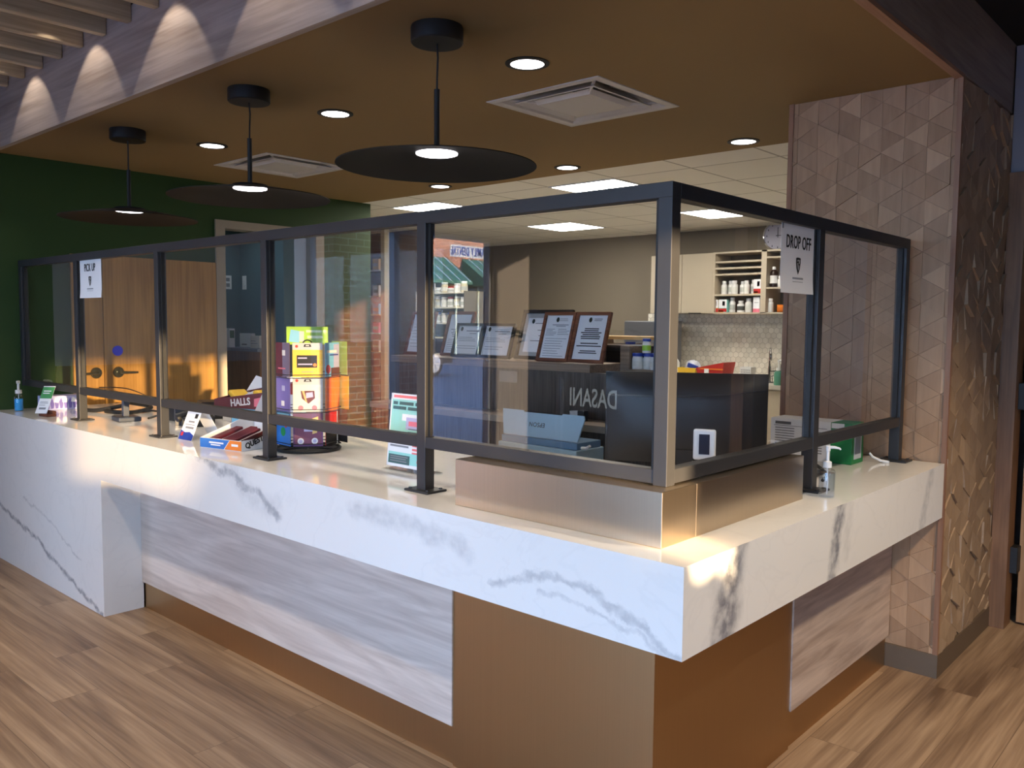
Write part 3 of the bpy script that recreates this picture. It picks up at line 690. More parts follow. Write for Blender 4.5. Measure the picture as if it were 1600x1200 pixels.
spot((-5.2, 1.7, 2.45), 8.0, (.75, .92, 1.0), 140, .7, radius=.1)  # lamp without a fixture, added to brighten the side room

# ================================================================== REAR WORKSTATION
ws = thing('workstation_cabinet', 'long dark wood workstation with a stone worktop and raised ledge behind the counter', 'cabinet', (0, 0, 0))
STONE = plain('grey_stone_top', srgb(176, 166, 152), 0.35, vary=0.14, scale=14.0)
MB().box(-3.78, 2.07, .874, -1.30, 2.30, .914, bevel=.003).build('worktop', STONE, ws)
for a, b in ((-3.76, -3.16), (-3.155, -2.56), (-2.555, -1.95), (-1.945, -1.32)): MB().box(a, 2.115, .08, b, 2.14, .872).build('door', ASH, ws)
MB().box(-3.77, 2.14, .0, -1.30, 2.58, .872).build('carcass', ASH, ws)
MB().box(-3.77, 2.30, .914, -1.30, 2.34, 1.19).build('back_panel', ASH, ws)
MB().box(-3.79, 2.275, 1.19, -1.987, 2.66, 1.238, bevel=.003).build('ledge', LEDGE, ws)
MB().box(-2.73, 2.296, 1.10, -2.575, 2.2995, 1.172).build('paper_note', plain('faded_note', srgb(132, 128, 122), .8), ws)
su = thing('open_shelf_unit', 'brown wood open shelf unit at the end of the ledge, holding blue capped bottles', 'shelf')
MB().box(-1.985, 2.58, .90, -1.920, 2.72, 1.345).build('side_panel', LEDGE, su)
MB().box(-1.735, 2.58, .90, -1.715, 2.66, 1.30).build('side_panel', LEDGE, su)
MB().box(-1.920, 2.56, 1.178, -1.715, 2.72, 1.206).build('shelf_board', LEDGE, su)
MB().box(-1.920, 2.58, 1.05, -1.735, 2.72, 1.085).build('shelf_board', LEDGE, su)
MB().box(-1.985, 2.72, .90, -1.735, 2.73, 1.20).build('back_panel', ASH, su)
cu_ = thing('cubby_box', 'low open wood cubby with a dark inside, behind the rightmost brown document frame', 'cubby')
MB().box(-2.32, 2.68, 1.382, -1.84, 2.98, 1.402).build('top_board', TAN, cu_)
MB().box(-2.32, 2.68, 1.345, -1.84, 2.98, 1.353).build('shelf_board', plain('pale_board', srgb(205, 195, 180), .5), cu_)
MB().box(-2.32, 2.90, 1.0, -1.99, 2.97, 1.345).build('back_panel', MATTE, cu_)
MB().box(-2.34, 2.68, .0, -2.32, 2.98, 1.402).build('side_panel', LEDGE, cu_)
MB().box(-1.99, 2.93, .0, -1.84, 2.98, 1.345).build('side_panel', LEDGE, cu_)
tag(MB().lathe([(0, 0), (.032, 0), (.032, .014), (0, .016)], (-2.02, 2.74, 1.353), 20).build('blue_lid', DBLUE, smooth=True), 'small blue lid lying in the wooden cubby', 'lid')

# framed documents
def doc_frame(name, loc, w, h, fmat, fw_, label, rows, em=None, lean=17, mat_gap=0.0, rz=0.0):
    t = thing(name, label, 'picture frame', loc, rz, 'framed documents on the ledge')
    Vv = Vector((0, math.sin(R(lean)), math.cos(R(lean)))); Nn = X.cross(Vv)
    O = Vector((0, 0, 0.001)); m = MB()
    m.prism([(-w/2, 0), (w/2, 0), (w/2, fw_), (-w/2, fw_)], O, X, Vv, .020); m.prism([(-w/2, h-fw_), (w/2, h-fw_), (w/2, h), (-w/2, h)], O, X, Vv, .020)
    m.prism([(-w/2, fw_), (-w/2+fw_, fw_), (-w/2+fw_, h-fw_), (-w/2, h-fw_)], O, X, Vv, .020); m.prism([(w/2-fw_, fw_), (w/2, fw_), (w/2, h-fw_), (w/2-fw_, h-fw_)], O, X, Vv, .020)
    m.build('frame', fmat, t)
    m = MB(); m.prism([(-w/2+.004, .004), (w/2-.004, .004), (w/2-.004, h-.004), (-w/2+.004, h-.004)], O, X, Vv, .006); m.build('mount', PAPER if not mat_gap else plain('grey_mount', srgb(168, 168, 166), .8), t)
    iw, ih = w-2*fw_-2*mat_gap, h-2*fw_-2*mat_gap; C = O+Vv*(h/2)
    if mat_gap:
        m = MB(); m.prism([(-iw/2, -ih/2), (iw/2, -ih/2), (iw/2, ih/2), (-iw/2, ih/2)], C+Nn*.006, X, Vv, .001); m.build('document', PAPER, t)
    m = MB(); rr = []
    for (u0, u1, v, hh) in rows: rr.append((u0*iw, u1*iw, v*ih, hh))
    lines(m, C+Nn*.0072, X, Vv, rr, .0005); m.build('printed_text', GINK if em != 'bold' else INK, t)
    ex_ = -.0 if em is None else {'left': -.36, 'mid': -.08, 'bold': -.10}[em]
    if em is not None:
        m = MB(); k = .016; m.prism([(ex_*iw+k*math.cos(a)*.75, .40*ih+k*math.sin(a)) for a in [i*math.pi/8 for i in range(16)]], C+Nn*.0072, X, Vv, .0006); m.build('emblem', colour('emblem_green', 30, 46, 40), t)
    MB().prism([(-.03, .0), (.03, .0), (.03, .012), (-.03, .012)], (0, .14, .001), X, Vector((0, -.55, 1)), .004).build('easel_leg', MATTE, t)
    return t
rnd = random.Random(4)
def para(n, top, bot, l=-.42, r=.42, hh=.0028, cen=False):
    out = []
    for i in range(n):
        v = top+(bot-top)*i/max(1, n-1); k = rnd.uniform(.55, 1.0)
        out.append((-.42*k, .42*k, v, hh) if cen else (l, l+(r-l)*k, v, hh))
    return out
FB = wood('frame_brown_wood', srgb(94, 52, 34), srgb(140, 86, 56), 'x', 2.0, .4); FK = plain('frame_black', (.012, .012, .013), .35)
cert = [(-.46, .46, .47, .0016), (-.46, .46, -.47, .0016), (-.462, -.455, 0, .19), (.455, .462, 0, .19)]
LZ = 1.239
doc_frame('document_frame', (-3.648, 2.40, LZ), .26, .325, FB, .020, 'brown framed document at the far left end of the ledge, partly behind a post', para(8, .25, -.35), None)
doc_frame('document_frame', (-3.300, 2.44, LZ), .26, .325, FB, .020, 'brown framed document just right of a black post, overlapped by a black frame', para(5, .12, -.06, cen=True, hh=.005)+para(7, -.14, -.42), None)
doc_frame('document_frame', (-3.150, 2.40, LZ), .262, .240, FK, .018, 'black framed certificate, smallest on the ledge, beside a brown frame', cert+[(-.15, .40, .33, .006), (.0, .28, .24, .004)]+para(3, .10, -.02)+para(2, -.2, -.28), 'left')
doc_frame('document_frame', (-2.875, 2.40, LZ), .285, .240, FK, .018, 'black framed certificate with thin border, left of the big black frame', cert+[(-.15, .40, .33, .006), (.0, .28, .24, .004)]+para(3, .10, -.02)+para(2, -.2, -.28), 'left')
doc_frame('document_frame', (-2.525, 2.455, LZ), .415, .335, FK, .022, 'large black framed certificate with grey mount standing behind a brown frame', [(-.3, .4, .34, .005), (-.1, .3, .22, .005), (-.2, .3, .14, .005), (-.1, .25, .06, .005), (-.15, .25, -.02, .005), (-.35, .35, -.17, .005), (.1, .4, -.3, .004)], 'left', mat_gap=.03)
doc_frame('document_frame', (-2.352, 2.375, LZ), .252, .318, FB, .019, 'brown framed document with small print in two columns, second from the right end', [(-.0, .28, .42, .003), (.0, .3, .38, .003), (-.25, .35, .28, .0045), (-.1, .25, .25, .004)]+para(5, .18, .04, -.44, -.04)+para(4, .18, .06, .0, .44)+para(8, -.04, -.44), 'mid')
doc_frame('document_frame', (-2.092, 2.375, LZ), .258, .318, FB, .019, 'brown framed notice in bold centred print, rightmost on the ledge', [(.03, .3, .42, .003), (.03, .28, .385, .003)]+para(6, .20, -.02, cen=True, hh=.0065)+para(2, -.13, -.19, cen=True, hh=.0065)+para(2, -.30, -.345, cen=True, hh=.006), 'bold')

# white bottles with blue caps
def bottle(name, loc, r, h, body, cap, label, group, cat='bottle', band=None, neck=.62, capr=.72, caph=.2, parts=True):
    t = thing(name, label, cat, loc, random.uniform(0, 6), group)
    hb = h*(1-caph); m = MB()
    m.lathe([(0, .0005), (r*.92, .0005), (r, .004), (r, hb*.80), (r*.93, hb*.88), (r*neck, hb*.97), (r*neck, hb+.001), (0, hb+.001)], (0, 0, 0), 20, cap=False); m.build('body', body, t, smooth=True)
    m = MB(); m.lathe([(0, hb), (r*capr, hb), (r*capr*1.02, hb+.002), (r*capr, h-.002), (r*capr*.93, h), (0, h)], (0, 0, 0), 20, cap=False); m.build('cap', cap, t, smooth=True)
    if band is not None:
        m = MB(); m.lathe([(r+.0006, hb*.22), (r+.0006, hb*.66)], (0, 0, 0), 20, cap=False); m.build('label_band', band, t, smooth=True)
    return t
BW = plain('bottle_white', (.74, .73, .70), .4, vary=.03); LB1 = plain('label_pale', srgb(214, 214, 206), .6, vary=.2, scale=120)
LB2 = plain('label_print', srgb(176, 178, 172), .6, vary=.35, scale=160); DKB = colour('bottle_dark', 40, 24, 18, .2)
G1 = 'blue capped bottles on the open shelf'
for (bx, by, lb) in ((-1.885, 2.622, 'white bottle with a blue cap, leftmost in the row at the end of the ledge'), (-1.828, 2.655, 'white bottle with a blue cap, middle of the row at the end of the ledge'), (-1.757, 2.622, 'white bottle with a blue cap, rightmost in the row beside the corner post')):
    bottle('pill_bottle', (bx, by, 1.206), .034, .098, BW, DBLUE, lb, G1, band=LB1, neck=.85, capr=.98, caph=.20)
bottle('pill_bottle', (-1.832, 2.635, 1.304), .026, .088, BW, DBLUE, 'white bottle with lime green label stacked on the blue capped bottles', G1, band=LIME, neck=.85, capr=.96, caph=.18)
mg = thing('black_mug', 'small black and white object like a cup at the right end of the worktop', 'cup', (-2.02, 2.19, .9145))
MB().lathe([(0, 0), (.03, 0), (.034, .004), (.036, .055), (.032, .055), (.03, .006), (0, .006)], (0, 0, 0), 20, cap=False).build('body', WHITE, mg, smooth=True)
MB().box(.028, -.022, 0, .075, .022, .062, bevel=.004).build('holder', BPLAST, mg)

# ------------------------------------------------------------------ back wall: cabinets, backsplash, sink
BY = 6.45
bc = thing('back_counter', 'greige base counter with pale top along the back wall under the hexagon tiles', 'counter')
MB().box(-4.30, 5.82, .874, -1.2, BY-.006, .914, bevel=.003).build('worktop', plain('pale_top', srgb(196, 188, 174), .35), bc)
for i in range(6): MB().box(-4.28+.51*i, 5.845, .09, -4.28+.51*i+.505, 5.865, .870).build('door', CAB, bc)
MB().box(-4.28, 5.866, 0, -1.22, BY-.006, .873).build('carcass', CAB, bc)
def hex_panel(name, mat, x0, x1, z0, z1, y, s):
    bm = bmesh.new(); tones = []; r = random.Random(9); w = s*math.sqrt(3); row = 0; z = z0
    while z < z1+s:
        x = x0 + (w/2 if row % 2 else 0)
        while x < x1+w:
            p = [(x+s*.955*math.sin(a), z+s*.955*math.cos(a)) for a in [i*math.pi/3 for i in range(6)]]
            p = [(min(max(a, x0), x1), min(max(b, z0), z1)) for a, b in p]
            ar = sum(p[i][0]*p[(i+1) % 6][1]-p[(i+1) % 6][0]*p[i][1] for i in range(6))/2
            if abs(ar) > 2e-4:
                a = [bm.verts.new((q[0], y, q[1])) for q in p]
                try: bm.faces.new(a); tones.append(r.random())
                except ValueError: pass
            x += w
        z += s*1.5; row += 1
    me = bpy.data.meshes.new(name); bm.to_mesh(me); bm.free()
    at = me.color_attributes.new('tone', 'FLOAT_COLOR', 'CORNER')
    for p, t in zip(me.polygons, tones):
        for li in p.loop_indices: at.data[li].color = (t, t, t, 1)
    me.materials.append(mat); o = bpy.data.objects.new(name, me); COL.objects.link(o); return o
gr = struct(MB().box(-4.3, BY-.006, .914, -1.2, BY-.001, 1.60).build('trim_6', plain('tile_grout', srgb(160, 152, 138), .8)))
hp = hex_panel('hex_tiles', HEX, -4.3, -1.2, .916, 1.598, BY-.0075, .034); hp.parent = gr
wc = thing('wall_cabinet', 'greige wall cabinet with a closed door and open shelves of bottles above the sink', 'cabinet', (0, 0, 0))
CY = 6.10
def cbx(n, *b): MB().box(*b).build(n, CAB, wc)
MB().box(-4.05, CY-.002, 1.600, -3.675, CY+.02, 2.208).build('door', CAB, wc); MB().box(-3.67, CY-.002, 1.600, -3.315, CY+.02, 2.208).build('door', CAB, wc)
MB().box(-3.58, CY-.012, 1.592, -3.44, CY+.006, 1.602).build('pull', MATTE, wc)
cbx('carcass', -4.05, CY+.02, 1.596, -3.30, BY-.004, 2.210)
cbx('side_panel', -3.315, CY, 1.596, -3.290, BY-.004, 2.212); cbx('divider', -2.79, CY, 1.596, -2.735, BY-.004, 2.212); cbx('side_panel', -2.29, CY, 1.596, -2.265, BY-.004, 2.212)
cbx('top_board', -3.29, CY, 2.195, -2.29, BY-.004, 2.212); cbx('bottom_board', -3.29, CY, 1.590, -2.29, BY-.004, 1.606)
for z_ in (2.112, 2.048, 1.986, 1.780): MB().box(-3.29, CY+.005, z_-.009, -2.79, BY-.02, z_+.009).build('shelf_board', CAB, wc)
for z_ in (2.138, 1.842): MB().box(-2.735, CY+.005, z_-.008, -2.29, BY-.02, z_+.008).build('shelf_board', CAB, wc)
MB().box(-3.29, BY-.02, 1.60, -2.29, BY-.004, 2.20).build('back_panel', plain('cabinet_back', srgb(120, 106, 86), .7), wc)
G2 = 'white bottles in the open wall cabinet'
def shx(px): return -3.294+(px-1117)*.00708
pos_w = ['leftmost', 'second from left', 'third from left', 'fourth from left', 'fifth from left', 'sixth from left, next to a box']
for i, (px, r_, h_) in enumerate(((1133.2, .030, .135), (1141.5, .030, .138), (1149.5, .034, .138), (1160.5, .033, .130), (1168, .030, .136), (1177, .031, .142))):
    bottle('pill_bottle', (shx(px)-.05, CY+.09+(.03 if i % 2 else 0), 1.789), r_, h_, BW, WHITE, 'white bottle, upper bottle shelf, %s' % pos_w[i], G2, band=LB2 if i % 2 else LB1)
pos_l = ['left of the shorter jar', 'short with dark label', 'just right of the jar']
for i, (px, r_, h_, bd) in enumerate(((1147.3, .031, .150, LB2), (1160.3, .036, .118, colour('label_dark', 60, 66, 64)), (1172.2, .034, .140, LB1))):
    bottle('pill_bottle', (shx(px)-.05, CY+.085, 1.606), r_, h_, BW, WHITE, 'white bottle, lowest cabinet shelf, %s' % pos_l[i], G2, band=bd)
bottle('syrup_bottle', (shx(1208.4)-.05, CY+.09, 1.850), .038, .20, DKB, WHITE, 'dark brown syrup bottle with white label and cap beside the divider', G2, band=BW, neck=.5, capr=.5, caph=.14)
bottle('pill_bottle', (shx(1218.5)-.05, CY+.09, 1.850), .032, .11, BW, WHITE, 'white bottle right of the dark syrup bottle, half behind the sign', G2)
bottle('pill_bottle', (shx(1204.6)-.05, CY+.09, 1.606), .030, .135, BW, WHITE, 'white bottle in the bottom right cubby below the syrup bottle', G2)
rb = bottle('orange_jar', (shx(1213.5)-.05, CY+.10, 1.645), .038, .10, ORANGE, BW, 'orange and white jar lying on its side in the bottom right cubby', G2, cat='jar', neck=.9, capr=1.0, caph=.45)
rb.rotation_euler = (0, R(90), .5)
def carton(name, loc, w, d, h, mat, label, group=None, face=None, rz=0.0, cat='box', extra=None):
    t = thing(name, label, cat, loc, rz, group)
    MB().box(-w/2, -d/2, .0005, w/2, d/2, h, bevel=.001).build('carton', mat, t)
    if face:
        for fn, fm, u0, u1, v0, v1 in face:
            MB().prism([(u0*w, v0*h), (u1*w, v0*h), (u1*w, v1*h), (u0*w, v1*h)], (0, -d/2, 0), X, Z, .0008).build(fn, fm, t)
    return t
G3 = 'small cartons in the open wall cabinet'
mf = [('picture_panel', PAPER, -.5, .5, .35, 1.0), ('dark_figure', INK, -.05, .28, .52, .86), ('red_wave', RED, -.5, .5, .04, .30), ('orange_wave', ORANGE, -.5, .1, .0, .16)]
carton('medicine_carton', (shx(1186.3)-.04, CY+.07, 1.789), .082, .06, .142, RED, 'red white and orange carton at the right end of the upper bottle shelf', G3, mf)
carton('medicine_carton', (shx(1120.5)-.04, CY+.07, 1.606), .088, .06, .132, TAN, 'orange topped carton with dark figure, leftmost on the lowest shelf', G3, mf)
carton('medicine_carton', (shx(1133.8)-.04, CY+.07, 1.606), .088, .06, .132, TEALP, 'teal topped carton with dark figure, second on the lowest shelf', G3, mf)
carton('medicine_carton', (shx(1185.5)-.04, CY+.07, 1.606), .070, .06, .150, PAPER, 'tall white carton with pink base at the right of the lowest shelf', G3, [('pink_band', PINK, -.5, .5, .0, .24), ('print_band', GINK, -.3, .3, .62, .66)])
ck = thing('wall_clock', 'round white faced wall clock with silver rim, half hidden by the DROP OFF sign', 'clock', (-2.785, BY, 2.378))
m = MB(); m.lathe([(.135, -.0), (.150, -.0), (.150, -.035), (.135, -.040)], (0, 0, 0), 48, 'y', cap=False); 
m.lathe([(.135, -.040), (.135, 0)], (0, 0, 0), 48, 'y', cap=False); m.build('rim', CHROME, ck, smooth=True)
MB().lathe([(0, -.012), (.136, -.012), (.136, -.002), (0, -.002)], (0, 0, 0), 48, 'y', cap=False).build('dial', plain('clock_dial', srgb(196, 192, 204), .5), ck)
m = MB()
for k in range(12):
    a = k*math.pi/6; q = Matrix.Rotation(a, 3, 'Y') @ Vector((0, -.0135, .118)); m.box(q.x-.004, q.y, q.z-.009, q.x+.004, q.y+.001, q.z+.009)
m.build('hour_marks', INK, ck)
MB().prism([(-.004, -.02), (.004, -.02), (.003, .085), (-.003, .085)], (0, -.014, 0), X, Z, .001).build('minute_hand', INK, ck)
MB().prism([(-.02, -.004), (-.02, .004), (.065, .003), (.065, -.003)], (0, -.016, 0), X, Z, .001).build('hour_hand', INK, ck)
fa = thing('kitchen_faucet', 'tall chrome pull-down faucet at the back sink in front of hexagon tiles', 'faucet', (-2.72, 6.20, .914))
m = MB(); m.cyl((0, 0, 0), .026, .012); m.cyl((0, 0, 0), .014, .16); m.tube([(0, 0, .15), (0, 0, .29), (.006, -.01, .325), (.02, -.03, .338), (.035, -.055, .328), (.04, -.062, .30)], .010, 10); m.build('spout', CHROME, fa, smooth=True)
MB().lathe([(.010, 0), (.015, -.02), (.016, -.07), (.013, -.08), (0, -.08)], (.04, -.062, .30), 14).build('spray_head', CHROME, fa, smooth=True)
MB().tube([(.012, 0, .06), (.05, 0, .075), (.085, 0, .11)], [.008, .006, .005], 8).build('handle', CHROME, fa, smooth=True)
fr_ = thing('small_appliance', 'grey box-shaped appliance with a dark handle on the back counter near the corner post', 'appliance', (-3.95, 6.02, .914))
MB().box(-.26, -.17, .004, .22, .20, .60, bevel=.006).build('body', plain('steel_grey', srgb(118, 120, 124), .35, metal=.5), fr_)
MB().box(-.255, -.185, .02, .215, -.17, .592, bevel=.003).build('door', plain('steel_grey_door', srgb(104, 106, 112), .35, metal=.5), fr_)
MB().box(.16, -.215, .47, .185, -.185, .575, bevel=.004).build('handle', MATTE, fr_)
# back counter things that show above the monitor
bn = thing('storage_bin', 'red and orange plastic bin on the back counter under the hexagon tiles', 'bin', (-3.20, 6.0, .914), R(-4))
m = MB(); a = [(-.13, -.09), (.13, -.09), (.13, .09), (-.13, .09)]; b = [(-.16, -.11), (.16, -.11), (.16, .11), (-.16, .11)]
def hollow(mb, a, b, h, slopes=(0, 0, 0, 0)):
    va = [mb.bm.verts.new((p[0], p[1], .001)) for p in a]; vb = [mb.bm.verts.new((p[0], p[1], h+s)) for p, s in zip(b, slopes)]
    vc = [mb.bm.verts.new((p[0]*.95, p[1]*.93, h+s)) for p, s in zip(b, slopes)]; vd = [mb.bm.verts.new((p[0]*.95, p[1]*.93, .006)) for p in a]
    for i in range(4):
        j = (i+1) % 4
        mb.bm.faces.new((va[i], va[j], vb[j], vb[i])); mb.bm.faces.new((vb[i], vb[j], vc[j], vc[i])); mb.bm.faces.new((vc[i], vc[j], vd[j], vd[i]))
    mb.bm.faces.new(list(reversed(va))); mb.bm.faces.new(vd)
hollow(m, a, b, .15, (-.02, .045, .045, -.02)); m.build('body', RED, bn)
MB().box(-.145, -.108, .118, .150, -.100, .130).build('rim_stripe', ORANGE, bn); MB().box(-.06, -.112, .07, -.01, -.104, .125).build('tag', PAPER, bn)
bn2 = thing('storage_bin', 'yellow plastic tray left of the red bin on the back counter', 'bin', (-3.49, 6.02, .914), R(0)); m = MB(); hollow(m, [(-.09, -.08), (.09, -.08), (.09, .08), (-.09, .08)], [(-.105, -.1), (.105, -.1), (.105, .1), (-.105, .1)], .125); m.build('body', YELLOW, bn2)
bag = thing('plastic_bag', 'crumpled white and blue plastic packet in the yellow tray', 'bag', (-3.47, 6.02, .96))
m = MB(); bmesh.ops.create_icosphere(m.bm, subdivisions=3, radius=1.0); r9 = random.Random(2)
for v in m.bm.verts: v.co = Vector((v.co.x*.085, v.co.y*.065, v.co.z*.085+.07))*(1+.18*(r9.random()-.5)) 
m.build('packet', plain('packet_white', srgb(206, 210, 220), .5), bag, smooth=True); MB().box(-.02, -.085, .07, .10, -.06, .115, bevel=.006, rot=Matrix.Rotation(.3, 3, 'Y')).build('blue_label', DBLUE, bag)
tag(MB().lathe([(0, .001), (.05, .001), (.055, .01), (.056, .17), (.03, .21), (.02, .24), (0, .242)], (-3.665, 5.98, .914), 24, cap=False).build('white_jug', WHITE, smooth=True), 'white plastic jug left of the yellow tray, beside the golden post', 'jug')
uc = thing('white_basket', 'small white perforated basket beside the chrome faucet', 'basket', (-2.86, 6.02, .914))
m = MB(); hollow(m, [(-.05, -.045), (.05, -.045), (.05, .045), (-.05, .045)], [(-.06, -.055), (.06, -.055), (.06, .055), (-.06, .055)], .155); m.build('body', WHITE, uc)
m = MB()
for i in range(6):
    for j in range(4): m.box(-.045+.017*i, -.0575, .06+.02*j, -.038+.017*i, -.052, .072+.02*j)
h_ = m.build('perforations', GINK, uc); h_['kind'] = 'stuff'
dsr = thing('dish_rack', 'black wire dish rack behind the faucet', 'rack', (-2.60, 6.14, .914)); m = MB()
for zz in (.01, .12): m.tube([(-.06, -.08, zz), (.06, -.08, zz), (.06, .08, zz), (-.06, .08, zz)], .003, 6, closed=True)
for i in range(7): m.tube([(-.06+.02*i, -.08, .01), (-.06+.02*i, -.08, .19), (-.05+.02*i, -.06, .01)], .0022, 5)
m.build('wires', MATTE, dsr)
def pump(name, loc, r, h, body, head, label, liquid=None, flat=1.0, rz=0.0, band=None, lh=.72):
    """pump dispenser: h is the full height"""
    t = thing(name, label, 'dispenser', loc, rz); hb = h*.56
    m = MB(); m.lathe([(0, .0006), (r*.94, .0006), (r, .005), (r, hb*.88), (r*.9, hb*.95), (r*.42, hb), (r*.42, hb+.004), (0, hb+.004)], (0, 0, 0), 28, cap=False)
    for v in m.bm.verts: v.co.y *= flat
    m.build('bottle', body, t, smooth=True)
    if liquid is not None:
        m = MB(); m.lathe([(0, .004), (r*.90, .004), (r*.92, .007), (r*.92, hb*lh), (0, hb*lh)], (0, 0, 0), 28, cap=False)
        for v in m.bm.verts: v.co.y *= flat
        m.build('liquid', liquid, t, smooth=True)
    if band is not None:
        MB().box(-r*1.01, -r*flat*1.02, hb*.15, -r*.25, -r*flat*.90, hb*.8).build('label_band', band, t)
    m = MB(); m.lathe([(0, hb+.003), (r*.50, hb+.003), (r*.52, hb+.006), (r*.50, hb+h*.13), (r*.20, hb+h*.145), (r*.17, h*.93), (0, h*.93)], (0, 0, 0), 20, cap=False); m.build('collar', head, t, smooth=True)
    m = MB(); m.lathe([(0, h*.90), (r*.30, h*.90), (r*.32, h*.985), (r*.2, h), (0, h)], (0, 0, 0), 16, cap=False); m.tube([(0, 0, h*.965), (r*.8, 0, h*.97), (r*1.35, 0, h*.955), (r*1.5, 0, h*.93)], [r*.2, r*.18, r*.13, r*.1], 8); m.build('pump_head', head, t, smooth=True)
    if liquid is not None or True:
        MB().tube([(0, 0, .01), (r*.1, 0, hb*.5), (0, 0, hb)], .0022, 6).build('dip_tube', head, t)
    return t
CLEAR = thin_glass('clear_plastic', (.93, .95, .97), 1.45, .03); GELB = plain('blue_gel', srgb(40, 170, 240), .15, spec=.6); GELC = thin_glass('clear_gel', (.84, .88, .95), 1.36, .05)
pump('soap_dispenser', (-2.50, 5.93, .914), .042, .24, plain('green_soap', srgb(88, 150, 126), .3), WHITE, 'green soap dispenser with white pump on the back counter right of the faucet')
bottle('dark_bottle', (-2.42, 5.98, .914), .035, .25, DKB, MATTE, 'dark bottle next to the green soap dispenser by the column edge', None, neck=.45, capr=.5, caph=.12)

# ------------------------------------------------------------------ stock shelves deep left
def stock_shelf(loc, w, d, levels, top, label, closed=True):
    t = thing('stock_shelf', label, 'shelf', loc); SH = plain('shelf_metal_white', srgb(206, 200, 186), .5)
    for z_ in levels: MB().box(-w/2+.012, -d/2, z_-.012, w/2-.012, d/2, z_).build('shelf_board', SH, t)
    MB().box(-w/2, -d/2, 0, -w/2+.012, d/2, top).build('side_panel', SH, t); (MB().box(w/2-.012, -d/2, 0, w/2, d/2, top).build('side_panel', plain('shelf_side_darkened', srgb(104, 96, 84), .6), t) if closed else MB().box(w/2-.012, d/2-.03, 0, w/2, d/2-.012, top).build('upright', SH, t))  # closed side panel coloured darker so the glass reflection shows over it
    MB().box(-w/2, d/2-.012, 0, w/2, d/2, top).build('back_panel', plain('shelf_back', srgb(66, 50, 42), .8), t); return t
L1 = (1.165, 1.36, 1.56, 1.757, 2.04); stock_shelf((-6.48, 4.16, 0), .62, .12, L1, 2.24, 'tall white stock shelf seen in the gap between green wall and beige pillar', False)
for i, (z_, mt, cn) in enumerate(((1.165, SILVER, 'silver'), (1.36, PINK, 'pink'), (1.56, LBLUE, 'light blue'), (1.757, BW, 'white'), (2.04, TAN, 'tan'))):
    carton('stock_carton', (-6.25, 4.155, z_), .10, .09, .115, mt, '%s carton on the tall stock shelf beside the beige pillar' % cn, 'cartons on the tall stock shelf', [('print_band', LB2, -.4, .4, .3, .6)])
struct(MB().box(-5.985, 3.965, 0, -5.925, 4.03, 2.484).build('pillar', plain('beige_pillar', srgb(178, 170, 150), .6)))
L2 = (1.16, 1.33, 1.475, 1.632, 1.778); stock_shelf((-5.30, 4.30, 0), .72, .28, L2, 1.79, 'low white stock shelf with rows of jars seen through the glass left of the documents')
G5 = 'white jars on the low stock shelf'
rr_ = random.Random(11); names_ = ['left end', 'second from the left end', 'third from the left end', 'middle', 'third from the right end', 'second from the right end', 'right end']
for li, (z_, rowname) in enumerate(((1.778, 'top'), (1.632, 'second'), (1.475, 'third'))):
    for k in range(7):
        hh = (.075, .10, .055, .105, .06, .09, .11)[k] if li == 0 else .100+.012*rr_.random()
        bottle('stock_jar', (-5.58+.093*k, 4.235, z_), .036, hh, BW if (k+li) % 3 else plain('jar_cream', srgb(200, 190, 160), .4), WHITE if k % 2 else (DBLUE if li == 2 else RED if k == 4 else WHITE), 'white jar, %s of the %s level, low stock shelf' % (names_[k], rowname), G5, cat='jar', band=LB1 if k % 2 else LB2, neck=.85, capr=.9, caph=.2)

# ------------------------------------------------------------------ side room seen through the doorway
shf = thing('side_room_shelf', 'grey shelf with papers inside the cased doorway', 'shelf', (0, 0, 0))
MB().box(-5.60, 1.2, 1.235, -5.30, 2.135, 1.258).build('shelf_board', plain('shelf_grey', srgb(96, 100, 108), .5), shf)
MB().box(-5.30, 1.86, 1.235, -4.90, 2.135, 1.258).build('shelf_board', plain('shelf_grey', srgb(96, 100, 108), .5), shf)
MB().box(-5.60, 1.88, 0, -4.90, 2.13, 1.235).build('base_cabinet', wood('side_brown', srgb(92, 64, 40), srgb(120, 84, 54), 'z'), shf)
G6 = 'papers on the side room shelf'
carton('paper_box', (-5.48, 1.93, 1.258), .05, .16, .155, PAPER, 'white box with a green leaf print on the side room shelf', G6, [('leaf_print', colour('leaf_green', 70, 110, 84), -.4, .4, .5, .9)], R(90))
carton('paper_box', (-5.40, 2.07, 1.258), .16, .05, .115, PAPER, 'white box with grey print on the side room shelf, right of the leaf print box', G6, [('print_band', GINK, -.3, .2, .15, .25)])
carton('paper_tray', (-5.12, 2.02, 1.258), .13, .10, .10, plain('paper_cream', srgb(196, 188, 176), .8), 'cream stack of papers on the side room shelf left of the card rack', G6, [('print_band', GINK, -.45, .1, .55, .6), ('print_band', GINK, -.45, .3, .35, .4)])
ol = thing('wall_outlet', 'white double outlet on the teal side room wall', 'outlet', (-5.62, 2.02, 1.80)); MB().box(0, -.035, -.058, .006, .035, .058, bevel=.002).build('plate', WHITE, ol); m = MB(); m.box(.006, -.016, .008, .008, .016, .038); m.box(.006, -.016, -.038, .008, .016, -.008); m.build('sockets', GINK, ol)
sw = thing('light_switch', 'white switch plate on the teal side room wall beside the outlet', 'switch', (-5.55, 2.14, 1.80)); MB().box(-.03, -.006, -.058, .03, 0, .058, bevel=.002).build('plate', WHITE, sw); MB().box(-.010, -.010, -.02, .010, -.006, .02).build('toggle', WHITE, sw)

